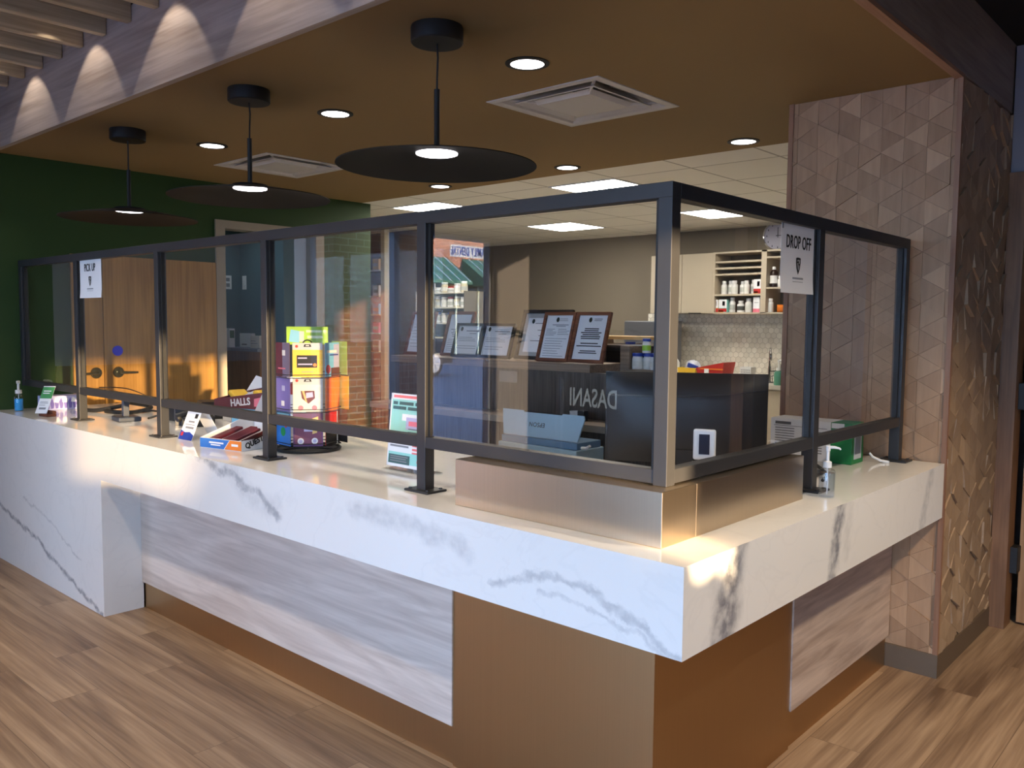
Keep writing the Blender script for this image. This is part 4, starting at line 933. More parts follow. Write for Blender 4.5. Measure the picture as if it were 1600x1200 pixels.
# ================================================================== THINGS ON THE COUNTER
pump('hand_sanitizer', (-4.715, .105, H), .036, .185, CLEAR, WHITE, 'hand sanitizer pump bottle with bright blue gel at the far left end of the counter', GELB, .72, R(-25), colour('sanitizer_label', 150, 130, 150))
pump('hand_sanitizer', (-.082, 1.040, H), .026, .172, CLEAR, WHITE, 'clear hand sanitizer pump bottle beside the DROP OFF screen post', GELC, 1.0, R(20), None, .85)
tb = thing('tissue_box', 'purple and white patterned tissue box under the glass screen by the green wall', 'box', (-4.655, .335, H), R(88))
MB().box(-.125, -.058, .0005, .125, .058, .088, bevel=.002).build('carton', LAV, tb)
m = MB()
for k in range(9): 
    u = -.11+.026*k; m.prism([(u, .01), (u+.014, .012), (u+.018, .04), (u+.006, .076), (u-.006, .05)], (0, -.058, 0), X, Z, .0008)
m.build('swirl_print', colour('tissue_purple', 110, 100, 176), tb)
m = MB()
for k in range(5): m.prism([(-.12+.05*k, .05), (-.095+.05*k, .045), (-.09+.05*k, .07), (-.11+.05*k, .08)], (0, -.0583, 0), X, Z, .0012)
m.build('pale_print', PAPER, tb)
bh = thing('brochure_stand', 'small brown wood stand holding green and white leaflets near the blue sanitizer', 'stand', (-4.285, .125, H), R(6))
m = MB(); m.box(-.05, -.035, .0005, .05, .02, .016, bevel=.003); m.box(-.05, -.002, .016, .05, .02, .032, bevel=.003); m.build('base', KRAFT, bh)
lf = thing('leaflet', 'green and white leaflet leaning in the brown stand', 'leaflet', (-4.300, .088, H+.017), R(38))
Vl = Vector((.26, .16, .95)).normalized()
MB().prism([(-.035, 0), (.035, 0), (.035, .165), (-.035, .165)], (0, 0, 0), X, Vl, .003).build('sheet', PAPER, lf)
nl = X.cross(Vl)
MB().prism([(-.035, .09), (.035, .09), (.035, .160), (-.035, .160)], nl*.003, X, Vl, .0008).build('green_panel', colour('leaflet_green', 60, 140, 70), lf)
m = MB(); lines(m, nl*.004, X, Vl, [(-.025, .02, .135, .006), (-.025, .015, .122, .006)], .0006); m.build('white_print', PAPER, lf)
m = MB(); lines(m, nl*.0032, X, Vl, [(-.025, .02, .07, .003), (-.025, .025, .062, .003), (-.025, .01, .05, .003), (-.02, .02, .03, .012)], .0006); m.build('small_print', GINK, lf)
# counter monitor stand, cables, telephone
mst = thing('monitor_stand', 'slate blue display stand with square base and post under the glass screen rail', 'stand', (-3.76, .345, H), R(-8))
MB().box(-.075, -.06, .0005, .075, .06, .026, bevel=.006).build('base', SLATE, mst); MB().box(-.018, -.02, .026, .018, .012, .135, bevel=.003).build('post', SLATE, mst)
MB().box(-.05, -.03, .130, .05, .02, .144, bevel=.003).build('head_plate', SLATE, mst)
def cord(name, pts, r, label, mat=MATTE):
    P = [Vector(p) for p in pts]; out = []
    for i in range(len(P)-1):
        p0_, p1_, p2_, p3_ = P[max(0, i-1)], P[i], P[i+1], P[min(len(P)-1, i+2)]
        for k in range(8):
            t = k/8; out.append(.5*((2*p1_)+(-p0_+p2_)*t+(2*p0_-5*p1_+4*p2_-p3_)*t*t+(-p0_+3*p1_-3*p2_+p3_)*t**3))
    out.append(P[-1]); return tag(MB().tube(out, r, 8).build(name, mat, smooth=True), label, 'cable')
zc_ = H+.013
cord('coiled_cable', [(-4.42, .36, zc_), (-4.30, .40, zc_), (-4.20, .52, zc_+.03), (-4.28, .58, zc_+.035), (-4.36, .62, zc_+.03), (-4.18, .68, zc_+.01), (-4.05, .50, zc_), (-4.22, .42, zc_)], .0125, 'thick black coiled handset cable lying in a loop under the glass')
cord('power_cable', [(-4.10, .55, H+.006), (-4.00, .60, H+.02), (-3.90, .50, H+.04), (-3.85, .60, H+.02), (-3.74, .46, H+.006)], .006, 'thin black power cable tangled behind the slate display stand')
cord('power_cable', [(-4.05, .66, H+.008), (-3.95, .72, H+.05), (-3.86, .66, H+.07), (-3.78, .72, H+.04), (-3.74, .64, H+.008), (-3.85, .58, H+.006)], .007, 'black power cable looping high behind the slate display stand')
cord('thin_cable', [(-4.70, .58, 1.035), (-4.50, .60, 1.045), (-4.32, .62, 1.04), (-4.25, .70, .99), (-4.22, .75, H+.004)], .0035, 'thin black cable running along the oak door above the counter')
pb = thing('card_reader', 'black card reader box behind the slate display stand', 'card reader', (-3.58, .76, H), R(-20)); MB().box(-.09, -.07, .0005, .09, .07, .10, bevel=.01).build('body', BPLAST, pb); MB().box(-.07, -.0705, .03, .07, -.068, .08).build('slot_face', MATTE, pb)
m = MB()
for k in range(3): m.box(-.05+.04*k, -.0725, .084, -.03+.04*k, -.069, .090)
m.build('buttons', GINK, pb)
tag(MB().box(-.07, -.05, .0005, .07, .05, .075, bevel=.008).build('power_adapter', BPLAST), 'black boxy power adapter right behind the slate display stand', 'adapter').location = (-3.60, .56, H)
ph = thing('desk_phone', 'black desk telephone with its handset behind the blue tent card', 'telephone', (-3.40, .56, H), R(-25))
m = MB(); m.prism([(-.10, .0005), (.10, .0005), (.10, .045), (-.06, .125), (-.10, .125)], (-.11, 0, 0), Y, Z, .22); m.build('body', plain('phone_grey', srgb(50, 52, 62), .4), ph)
m = MB(); m.tube([(.17, -.09, .05), (.17, -.04, .075), (.17, .04, .085), (.17, .09, .07)], [.026, .018, .018, .026], 10); m.build('handset', MATTE, ph, smooth=True)
MB().box(.10, -.07, .0005, .20, .07, .055, bevel=.006).build('cradle', MATTE, ph)

# tent card
tn = thing('tent_card', 'white and blue folded tent card standing in front of the telephone', 'sign', (-2.805, .205, H), R(3))
Vt = Vector((0, .42, 1)).normalized(); Vb = Vector((0, -.55, 1)).normalized()
MB().prism([(-.058, 0), (.058, 0), (.058, .168), (-.058, .168)], (0, 0, .0005), X, Vt, .0015).build('front_panel', PAPER, tn)
MB().prism([(-.058, 0), (.058, 0), (.058, .176), (-.058, .176)], (0, .158, .001), X, Vb, .0015).build('back_panel', PAPER, tn)
nf = X.cross(Vt)
MB().prism([(-.058, 0), (.058, 0), (.058, .026), (.02, .040), (-.02, .036), (-.058, .046)], nf*.0022, X, Vt, .0008).build('blue_band', DBLUE, tn)
MB().prism([(.018, .108), (.042, .108), (.042, .130), (.018, .130)], nf*.0022, X, Vt, .0006).build('dark_chip', INK, tn)
m = MB(); lines(m, nf*.0022, X, Vt, [(-.04, .0, .150, .004), (-.04, .02, .140, .003), (-.02, .03, .09, .008), (-.04, .04, .075, .003), (-.03, .04, .060, .010)], .0006); m.build('printed_text', GINK, tn)
MB().prism([(-.048, .018), (-.03, .018), (-.03, .036), (-.048, .036)], nf*.0032, X, Vt, .0006).build('red_mark', RED, tn)
# snack display tray
QR = R(12)
qt = thing('snack_tray', 'white and blue open tray of snack bars on the counter below the maroon candy tray', 'display box', (-2.445, .325, H), QR)
m = MB(); B0 = [(-.13, -.16), (.13, -.16), (.13, .16), (-.13, .16)]
hollow(m, B0, B0, .045, (0, 0, .085, .085)); m.build('tray', PAPER, qt)
MB().prism([(-.13, .003), (.02, .003), (.055, .044), (-.13, .044)], (0, -.160, 0), X, Z, .001).build('blue_front', BLUE, qt)
MB().prism([(.025, .003), (.13, .003), (.13, .044), (.06, .044)], (0, -.160, 0), X, Z, .001).build('orange_front', ORANGE, qt)
m = MB(); lines(m, Vector((0, -.1612, 0)), X, Z, [(-.07, .02, .028, .007), (-.06, .0, .018, .005), (.07, .11, .025, .010)], .0006); m.build('front_print', PAPER, qt)
m = MB(); m.prism([(-.06, .050), (.15, .105), (.15, .128), (-.155, .048)], (.130, 0, 0), Y, Z, .001); m.build('dark_side_band', colour('snack_brown', 70, 24, 26), qt)
text('lettering', 'QUEST', .034, Vector((.1312, -.088, .034)), Vector((0, 1, .28)), Vector((0, -.28, 1)), INK, qt, bold=.0012)
text('lettering', 'N', .040, Vector((.1312, .03, .052)), Vector((0, 1, .28)), Vector((0, -.28, 1)), MAROON, qt, bold=.002)
MB().prism([(-.13, 0), (.13, 0), (.12, .10), (-.12, .10)], (0, .158, .13), X, Vector((0, .5, 1)), .0015).build('back_flap', plain('card_grey', srgb(176, 180, 190), .8), qt)
cq, sq = math.cos(QR), math.sin(QR)
for i in range(4):
    lx, ly = -.085+.056*i, -.055+.035*(i % 2)
    wb = tag(MB().box(-.022, -.085, 0, .022, .085, .014, bevel=.004, rot=Matrix.Rotation(R(14), 3, 'X')).build('snack_bar', MAROON), 'maroon wrapped snack bar in the counter tray, %s' % ('nearest the blue front edge', 'second from the left side', 'third from the left side', 'nearest the white printed side')[i], 'snack bar', 'snack bars in the counter tray')
    wb.location = (-2.445+lx*cq-ly*sq, .325+lx*sq+ly*cq, H+.045); wb.rotation_euler = (0, 0, QR)
# candy boxes behind the glass
lb_ = thing('candy_box', 'pale blue candy box under the maroon candy tray behind the glass', 'box', (-2.93, .74, H), R(20)); MB().box(-.17, -.10, .0005, .17, .10, .105, bevel=.002).build('carton', LBLUE, lb_)
MB().prism([(-.02, .02), (.12, .03), (.14, .09), (.02, .10)], (0, -.10, 0), X, Z, .001).build('drop_print', colour('pale_blue_print', 190, 216, 232), lb_); MB().prism([(.04, .035), (.10, .045), (.10, .07), (.05, .075)], (0, -.101, 0), X, Z, .001).build('print_mark', BLUE, lb_)
ht = thing('candy_tray', 'maroon open candy display tray of yellow packets stacked behind the glass', 'display box', (-3.03, .72, H+.106), R(12))
m = MB(); B1 = [(-.20, -.11), (.20, -.11), (.20, .11), (-.20, .11)]; hollow(m, B1, B1, .040, (0, .055, .10, .03)); m.build('tray', MAROON, ht)
MB().prism([(.10, .055), (.20, .075), (.20, .02), (.10, .015)], (0, -.111, 0), X, Z, -.001).build('pink_corner', PINK, ht)
text('lettering', 'HALLS', .052, Vector((.0, -.1122, .032)), Vector((1, 0, .12)), Vector((-.12, 0, 1)), PAPER, ht, bold=.0015)
MB().prism([(-.20, 0), (.0, .0), (-.03, .09), (-.14, .11)], (0, .10, .05), X, Vector((0, .3, 1)), .002).build('back_flap', PAPER, ht)
MB().prism([(.02, 0), (.20, .0), (.19, .10), (.06, .085)], (0, .11, .07), X, Vector((0, .3, 1)), .002).build('back_flap', PAPER, ht)
for i, (lx, ly, lz, a) in enumerate(((-.13, -.02, .05, .5), (-.03, .02, .06, -.3), (.09, .0, .07, .2))):
    pk = tag(MB().box(-.05, -.05, -.012, .05, .05, .016, bevel=.010, rot=Matrix.Rotation(a, 3, 'Y')).build('candy_packet', YELLOW if i != 1 else PAPER), ('yellow packet at the left of the maroon candy tray', 'white packet in the middle of the maroon candy tray', 'yellow packet at the right of the maroon candy tray')[i], 'candy packet', 'packets in the candy tray')
    pk.location = (-3.03+lx, .72+ly, H+.106+lz)
tag(MB().box(-.045, -.03, .0005, .045, .03, .10, bevel=.002).build('small_carton', PAPER), 'small white carton left of the maroon candy tray', 'box').location = (-3.36, .76, H)

# spinner rack with cards
SPX, SPY = -2.155, .445
A0 = math.atan2(-1.7058-SPY, .9967-SPX)
sr = thing('card_spinner_rack', 'black wire spinner rack of gift cards standing on the counter', 'rack', (SPX, SPY, H))
m = MB(); rg = [(.138*math.cos(i*math.pi/20), .138*math.sin(i*math.pi/20), .008) for i in range(40)]; m.tube(rg, .0065, 8, True)
for k in range(3):
    a = k*math.pi/3+.4; m.tube([(.138*math.cos(a), .138*math.sin(a), .008), (0, 0, .012), (-.138*math.cos(a), -.138*math.sin(a), .008)], .004, 6)
m.build('base_ring', MATTE, sr, smooth=True)
MB().lathe([(0, .004), (.130, .004), (.130, .0065), (0, .0065)], (0, 0, 0), 40).build('base_plate', MATTE, sr)
MB().cyl((0, 0, .006), .008, .50, seg=12).build('pole', MATTE, sr, smooth=True)
TIERS = (.030, .178, .326)
for k in range(6):
    a = A0+k*math.pi/3; n_ = Vector((math.cos(a), math.sin(a), 0)); u_ = Vector((-math.sin(a), math.cos(a), 0))
    m = MB()
    for z_ in TIERS:
        for zz in (z_-.004, z_+.010): m.tube([n_*.098-u_*.062+Z*zz, n_*.128-u_*.062+Z*zz, n_*.128+u_*.062+Z*zz, n_*.098+u_*.062+Z*zz], .0018, 5)
        m.tube([n_*.112-u_*.05+Z*(z_-.004), n_*.112+u_*.05+Z*(z_-.004)], .0018, 5)
    m.build('wire_pocket', MATTE, sr)
na = Vector((math.cos(A0), math.sin(A0), 0)); ua = Vector((-math.sin(A0), math.cos(A0), 0))
MB().prism([(-.088, .462), (.088, .462), (.088, .540), (-.088, .540)], na*.01, ua, Z, .003).build('header_card', LIME, sr)
MB().prism([(-.078, .475), (-.035, .470), (-.03, .52), (-.07, .528)], na*.0135, ua, Z, .0008).build('header_photo', LBLUE, sr); MB().prism([(-.034, .475), (-.014, .475), (-.014, .52), (-.034, .52)], na*.0142, ua, Z, .0008).build('header_photo', SILVER, sr)
m = MB(); lines(m, na*.0136, ua, Z, [(-.005, .06, .520, .010), (.0, .065, .495, .012), (.068, .08, .52, .012)], .0008); m.build('header_print', colour('pale_lime', 226, 240, 190), sr)
m = MB(); m.tube([na*.016+ua*(.0+.020*math.cos(t))+Z*(.462+.020*math.sin(t)) for t in [i*math.pi/10*.9-.3 for i in range(13)]], .003, 6); m.build('top_hook', MATTE, sr, smooth=True)
def card(k, tier, mat, label, prints, dz=0.0, du=0.0, dr=0.0, w=.124, h=.146):
    a = A0+k*math.pi/3; n_ = Vector((math.cos(a), math.sin(a), 0)); u_ = Vector((-math.sin(a), math.cos(a), 0))
    t = thing('gift_card', label, 'gift card', Vector((SPX, SPY, H+TIERS[tier]+dz)) + n_*(.119+dr) + u_*du, 0, 'gift cards on the spinner rack')
    MB().prism([(-w/2, 0), (w/2, 0), (w/2, h), (-w/2, h)], (0, 0, 0), u_, Z, .0016).build('card', mat, t)
    for i, (nm, pm, q) in enumerate(prints):
        MB().prism([(x*w, y*h) for x, y in q], n_*(.0016+.0004*i), u_, Z, .0006).build(nm, pm, t)
    return t
def rq(u0, u1, v0, v1): return [(u0, v0), (u1, v0), (u1, v1), (u0, v1)]
circ = lambda cx_, cy_, r, n=12: [(cx_+r*math.cos(2*math.pi*i/n), cy_+r*.85*math.sin(2*math.pi*i/n)) for i in range(n)]
hook = [('euro_slot', INK, [(-.13, .885), (.13, .885), (.10, .96), (-.10, .96)]), ('slot_hole', SILVER, [(-.07, .905), (.07, .905), (.05, .94), (-.05, .94)])]
card(0, 2, YELLOW, 'yellow gift card with a black card window, top row facing front', [('white_top', SILVER, rq(-.5, .5, .80, 1.0)), ('card_window', INK, rq(-.36, .32, .28, .64)), ('window_print', LAV, rq(-.32, -.02, .54, .58)), ('window_print', LAV, rq(-.32, .16, .36, .40)), ('orange_dot', ORANGE, circ(.24, .36, .06)), ('red_dot', RED, circ(-.36, .90, .05)), ('band_print', TAN, rq(-.2, .2, .14, .18))]+hook)
card(0, 1, SILVER, 'silver gift card with a wrapped present, middle row facing front', [('pale_field', colour('pale_silver', 206, 214, 212, .5), rq(-.46, .46, .04, .80)), ('present', MAROON, [(-.24, .62), (.22, .62), (.24, .40), (.02, .24), (-.2, .40)]), ('present_face', LAV, [(-.06, .40), (.18, .44), (.16, .58), (-.06, .56)]), ('ribbon', TAN, [(-.2, .62), (-.12, .62), (-.02, .28), (-.08, .30)]), ('pink_seal', PINK, circ(-.24, .12, .09)), ('pink_seal', PINK, circ(.22, .12, .09)), ('red_dot', RED, circ(-.36, .92, .05))]+hook)
card(0, 0, PURP, 'purple gift card with a gold bow, bottom row facing front', [('red_field', colour('plum', 120, 70, 96), rq(-.45, .45, .05, .82)), ('bow', colour('gold_print', 220, 190, 120), [(-.34, .88), (-.05, .76), (.34, .88), (.34, .66), (.05, .74), (-.34, .66)]), ('name_panel', LAV, rq(-.14, .16, .44, .62)), ('ribbon_tail', colour('gold_print', 220, 190, 120), [(.16, .60), (.32, .64), (.30, .40), (.14, .36)]), ('white_badge', PAPER, circ(-.25, .16, .11)), ('white_badge', PAPER, circ(.22, .16, .11)), ('badge_face', LAV, circ(-.25, .16, .06)), ('badge_face', LAV, circ(.22, .16, .06))])
card(1, 2, LBLUE, 'bright blue gift card with red print, top row on the right', [('grey_field', LAV, rq(.1, .5, .2, .95)), ('red_blob', RED, circ(-.3, .22, .16)), ('white_text', PAPER, rq(-.4, .3, .70, .78)), ('brown_foot', KRAFT, rq(-.1, .5, .0, .26)), ('blue_text', DBLUE, rq(-.2, .4, .62, .66))])
card(1, 1, ORANGE, 'orange gift card bundle, middle row on the right', [('dark_orange', colour('burnt_orange', 222, 100, 30), rq(-.4, -.1, 0, 1))])
card(1, 0, RED, 'red and black gift card, bottom row on the right', [('black_foot', INK, rq(-.5, .5, .0, .5)), ('white_line', PAPER, rq(.3, .36, .0, 1))])
card(2, 2, colour('card_green', 140, 190, 80), 'green and white gift card, top row at the far right edge', [('white_foot', PAPER, rq(-.5, .5, 0, .42)), ('green_ring', GREENP, circ(-.25, .66, .2))], .004, -.05, .01)
card(2, 1, YELLOW, 'yellow gift card with a sepia photo, middle row at the far right', [('photo', colour('sepia', 160, 120, 96), rq(-.4, .3, .06, .44)), ('photo_face', colour('sepia_light', 200, 164, 130), circ(-.05, .26, .14))], .0, -.06, .012)
card(2, 0, INK, 'black gift card with a bright photo, bottom row at the far right', [('photo', LBLUE, [(-.4, .5), (.1, .45), (.2, .8), (-.35, .85)]), ('photo_spot', TAN, circ(-.1, .3, .14))], .0, -.05, .01)
card(5, 2, MAROON, 'maroon and grey gift card, top row on the left', [('grey_field', colour('mauve', 120, 110, 140), rq(.0, .5, .0, 1)), ('white_frame', PINK, rq(-.3, .2, .22, .26)), ('white_text', PAPER, rq(.0, .2, .62, .78))])
card(5, 1, colour('violet_card', 112, 100, 180), 'violet gift card with white print, middle row on the left', [('white_text', PAPER, rq(-.1, .1, .15, .3)), ('white_text', LAV, rq(-.05, .15, .6, .75))])
card(5, 0, BLUE, 'blue gift card with coloured scene, bottom row on the left', [('green_spot', GREENP, circ(.0, .4, .16)), ('pale_sky', LBLUE, rq(-.4, .4, .62, .95)), ('red_spot', RED, circ(.2, .6, .08))])
card(4, 1, SILVER, 'grey gift card, middle row at the far left edge', [('blue_foot', LBLUE, rq(-.5, .5, 0, .3))], .0, .05)
card(4, 0, INK, 'dark gift card with teal swirl, bottom row at the far left edge', [('swirl', TEALP, circ(.1, .6, .18)), ('swirl_core', INK, circ(.1, .6, .10))], .0, .04)

# acrylic sign holder
sg = thing('sign_holder', 'clear acrylic holder with a teal and white notice behind a screen post', 'sign', (-1.405, .365, H), R(0))
Vs = Vector((0, .10, 1)).normalized(); ns = X.cross(Vs)
MB().box(-.12, -.02, .0005, .12, .075, .006).build('foot', CLEAR, sg)
MB().prism([(-.118, .0), (.118, .0), (.118, .292), (-.118, .292)], (0, 0, .006), X, Vs, .003).build('acrylic_back', CLEAR, sg)
MB().prism([(-.110, .012), (.110, .012), (.110, .288), (-.110, .288)], ns*.004+Z*.006, X, Vs, .0008).build('sheet', TEALP, sg)
def sp_(nm, mt, rows, o=.0052): m = MB(); lines(m, ns*o+Z*.006, X, Vs, rows, .0004); return m.build(nm, mt, sg)
sp_('white_fields', PAPER, [(-.110, .110, .277, .022), (-.110, -.104, .15, .276), (-.04, .11, .20, .025), (-.110, .11, .128, .012), (-.105, .11, .092, .050), (-.110, .110, .018, .012)])
sp_('red_heading', colour('soft_red', 232, 120, 120), [(-.095, .09, .277, .010), (.03, .10, .098, .008), (.03, .10, .083, .008), (.03, .09, .070, .006), (.06, .10, .040, .010), (.07, .10, .025, .008)], .0058)
sp_('violet_panel', LAV, [(-.015, .11, .178, .046)], .0056)
sp_('pink_word', PINK, [(.0, .09, .178, .018)], .0062)
sp_('heading_text', colour('dark_teal_print', 60, 96, 96), [(-.095, -.07, .252, .012), (-.06, .02, .252, .012), (.03, .10, .252, .012), (-.095, -.02, .234, .012), (-.01, .04, .234, .012), (.05, .10, .234, .012), (.0, .11, .146, .004), (.0, .11, .158, .003)], .0060)
sp_('teal_block', colour('dark_teal_print', 60, 96, 96), [(-.10, .02, .040, .034)], .0060)
sp_('small_print', GINK, [(-.095, -.02, .102, .007), (-.095, .01, .090, .007), (-.09, .01, .050, .004), (-.09, .0, .042, .004), (-.09, .005, .033, .004)], .0066)

# printer on its cart
cart = thing('printer_cart', 'dark low cart carrying the pale blue printer', 'cart', (-1.90, 1.76, 0)); MB().box(-.36, -.06, .04, .36, .26, .70, bevel=.004).build('body', ASH, cart)
for sx_ in (-.3, .3):
    for sy_ in (-.02, .22): MB().cyl((sx_, sy_, 0), .02, .04, seg=12).build('foot', MATTE, cart)
pr = thing('printer', 'pale blue office printer with its paper support raised, behind the glass', 'printer', (-1.895, 1.70, .70))
PB = plain('printer_blue_white', srgb(172, 204, 222), .35, vary=.02); PBD = plain('printer_slot', srgb(112, 148, 180), .4)
MB().box(-.285, .0, .0005, .262, .24, .128, bevel=.006).build('body', PB, pr)
MB().box(-.270, .012, .128, .255, .22, .165, bevel=.004).build('feed_slot', PBD, pr)
m = MB(); Vp = Vector((0, .22, 1)).normalized()
m.prism([(-.265, .0), (.25, .0), (.275, .12), (.268, .138), (.13, .138), (.125, .130), (-.14, .130), (-.145, .138), (-.297, .138), (-.290, .10)], (0, .03, .168), X, Vp, .008); m.build('paper_support', PB, pr)
MB().prism([(-.145, .124), (.13, .124), (.13, .136), (-.145, .136)], (0, .036, .1685), X, Vp, .004).build('support_tab', MATTE, pr)
text('lettering', 'EPSON', .034, Vector((-.035, .03, .168))+Vp*.068+X.cross(Vp)*.0085, -X, -Vp, plain('print_dark', (.12, .12, .13), .8), pr, bold=.0004, space=1.1)
MB().tube([(.265, .04, .14), (.30, .035, .142), (.325, .03, .158)], [.008, .009, .007], 8).build('side_lever', WHITE, pr, smooth=True)

# big black monitor seen from behind
MA = math.atan2(-1.7058-.951, .9967+.567)
mo = thing('computer_monitor', 'large black monitor seen from behind inside the screen corner', 'monitor', (-.567, .951, H), MA+math.pi/2)
m = MB(); hw, zb, zt_ = .285, .066, .392; nu, nv = 16, 10; gv = {}
for i in range(nu+1):
    for j in range(nv+1):
        u = -1+2*i/nu; v = -1+2*j/nv
        ex_ = (abs(u)**6+abs(v)**6)
        dpt = -.052*(1-abs(u)**4)*(1-abs(v)**4)
        xw_ = hw*(1-.035*(1-v)/2*1.2)
        gv[(i, j)] = m.bm.verts.new((u*xw_, dpt, zb+(zt_-zb)*(v+1)/2))
for i in range(nu):
    for j in range(nv): m.bm.faces.new((gv[(i, j)], gv[(i+1, j)], gv[(i+1, j+1)], gv[(i, j+1)]))
m.build('rear_shell', plain('monitor_black', (.010, .010, .011), .45), mo, smooth=True)
MB().box(-hw, .0, zb, hw, .018, zt_, bevel=.004).build('screen_bezel', MATTE, mo)
MB().box(-hw+.012, .0185, zb+.015, hw-.012, .0195, zt_-.012).build('screen', plain('screen_dark', (.004, .004, .005), .1), mo)
m = MB(); m.tube([(-hw*.96, -.012, zt_-.085), (-hw*.5, -.056, zt_-.082), (0, -.060, zt_-.08), (hw*.5, -.056, zt_-.07), (hw*.97, -.010, zt_-.055)], .0022, 6); m.build('seam', plain('monitor_seam', (.03, .032, .036), .3), mo)
MB().box(-.03, -.045, .012, .03, -.015, .12, bevel=.004).build('neck', MATTE, mo); MB().box(-.12, -.10, .0005, .12, .08, .012, bevel=.004).build('foot', MATTE, mo)
# small white display on a stem
dv = thing('customer_display', 'small white framed device with a dark window in front of the black monitor', 'display', (-.290, .60, H), R(22))
MB().box(-.034, -.006, .150, .034, .008, .245, bevel=.006).build('housing', WHITE, dv); MB().box(-.016, -.0075, .168, .016, -.005, .230).build('window', colour('display_dark', 38, 44, 62, .15), dv)
MB().box(-.008, -.003, .010, .008, .005, .152).build('stem', WHITE, dv); MB().box(-.036, -.02, .136, .010, -.004, .146, bevel=.002).build('lower_tab', WHITE, dv); MB().box(-.04, -.03, .0005, .04, .03, .010, bevel=.003).build('base', WHITE, dv)
# glove box
gb = thing('glove_box', 'white and green printed carton inside the screen by the triangle tile column', 'box', (-.435, 1.80, H), R(0))
MB().box(-.175, -.055, .0005, .172, .075, .168, bevel=.002).build('carton', colour('carton_green', 18, 122, 62), gb)
MB().box(-.1755, -.0565, .001, .085, .0755, .1688).build('white_sleeve', PAPER, gb)
MB().prism([(.088, .145), (.14, .145), (.14, .166), (.088, .166)], (0, -.0556, 0), X, Z, .0008).build('white_strip', PAPER, gb); MB().prism([(.095, .118), (.112, .118), (.112, .138), (.095, .138)], (0, -.0556, 0), X, Z, .0008).build('white_mark', PAPER, gb)
MB().prism([(-.03, .02), (.05, .02), (.05, .13), (-.03, .13)], (.1722, 0, 0), Y, Z, .0008).build('side_sticker', SILVER, gb); MB().prism([(-.018, .04), (.038, .04), (.038, .11), (-.018, .11)], (.1732, 0, 0), Y, Z, .0006).build('sticker_print', GINK, gb)
m = MB(); rw = [(-.155, -.085, .150, .012)]
for k in range(9): rw += [(-.155, -.07, .128-.011*k, .0032), (-.03, .05, .122-.011*k, .0032)]
rw += [(-.155, -.125, .022, .012), (-.115, -.10, .022, .010), (-.16, .07, .1385, .002)]
lines(m, Vector((0, -.0572, 0)), X, Z, rw, .0006); m.build('small_print', plain('print_dark', (.12, .12, .13), .8), gb)
cord('power_cable', [(-.42, 1.16, H+.005), (-.36, 1.24, H+.05), (-.28, 1.32, H+.07), (-.22, 1.38, H+.02), (-.20, 1.30, H+.005)], .006, 'black cable looping from the monitor towards the white and green carton')
cord('cable_stub', [(-.205, .962, H+.004), (-.20, .968, H+.06), (-.195, .975, H+.11), (-.20, .97, H+.145), (-.24, .965, H+.165)], .007, 'black cable hanging at the end of the metal riser')
clp = thing('cable_clip', 'white curved plastic clip beside the foot of the last screen post', 'clip', (-.20, 1.935, H)); MB().tube([(.03, -.02, .004), (.0, -.03, .008), (-.03, -.04, .022), (-.042, -.045, .038)], [.006, .006, .005, .004], 8).build('strap', WHITE, clp, smooth=True)
tag(MB().box(-.045, -.06, .0005, .045, .06, .012, bevel=.003).build('label_roll_box', BPLAST), 'flat black box on the counter just behind the pump bottle post', 'box').location = (-.30, 1.42, H)

# ================================================================== WAITING ROOM THINGS MIRRORED IN THE GLASS
fg = thing('drinks_cooler', 'black drinks cooler with a bright DASANI door panel in the waiting room', 'cooler', (-2.28, -2.55, 0))
MB().box(-.46, -.65, .03, .46, 0, 1.30, bevel=.01).build('body', BPLAST, fg)
MB().box(-.43, -.01, .10, .43, .02, 1.26, bevel=.004).build('door', plain('cooler_navy', srgb(10, 18, 44), .4), fg)
text('lettering', 'DASANI', .178, Vector((-.14, .0215, .97)), -X, Z, emit('cooler_letters', (.8, .95, 1.0), 1.6), fg, xs=.64, bold=.002)
MB().box(-.40, .02, .25, -.37, .05, 1.1, bevel=.004).build('handle', CHROME, fg)
pl = thing('potted_palm', 'potted palm with arching fronds in the waiting room', 'plant', (-3.05, -2.95, 0))
MB().lathe([(0, 0), (.15, 0), (.20, .42), (.21, .44), (.19, .44), (.18, .40), (0, .40)], (0, 0, 0), 28, cap=False).build('pot', plain('pot_grey', srgb(150, 148, 140), .6), pl, smooth=True)
MB().tube([(0, 0, .38), (.02, 0, .8), (0, .01, 1.2)], [.04, .03, .022], 10).build('trunk', KRAFT, pl, smooth=True)
LEAF = plain('palm_leaf', srgb(60, 72, 34), .55); rp_ = random.Random(5)
for k in range(11):
    a = k*2.4; ln = rp_.uniform(.45, .7); n_ = Vector((math.cos(a), math.sin(a), 0)); m = MB(); st = []
    for i in range(9):
        t = i/8; st.append(n_*(ln*t)+Z*(1.2+.55*t-.62*t*t*(.5+rp_.random()*.1)))
    m.tube(st, [.008*(1-.8*i/8)+.001 for i in range(9)], 5); sdv = n_.cross(Z)
    for i in range(1, 9):
        for s_ in (-1, 1):
            p_ = st[i]; q_ = p_+sdv*s_*.17*(1-.4*i/8)+n_*.09-Z*.04; d_ = n_*.014
            m.poly([p_-d_, p_+d_, q_+d_*.2+Z*.002]); 
    m.build('frond', LEAF, pl)
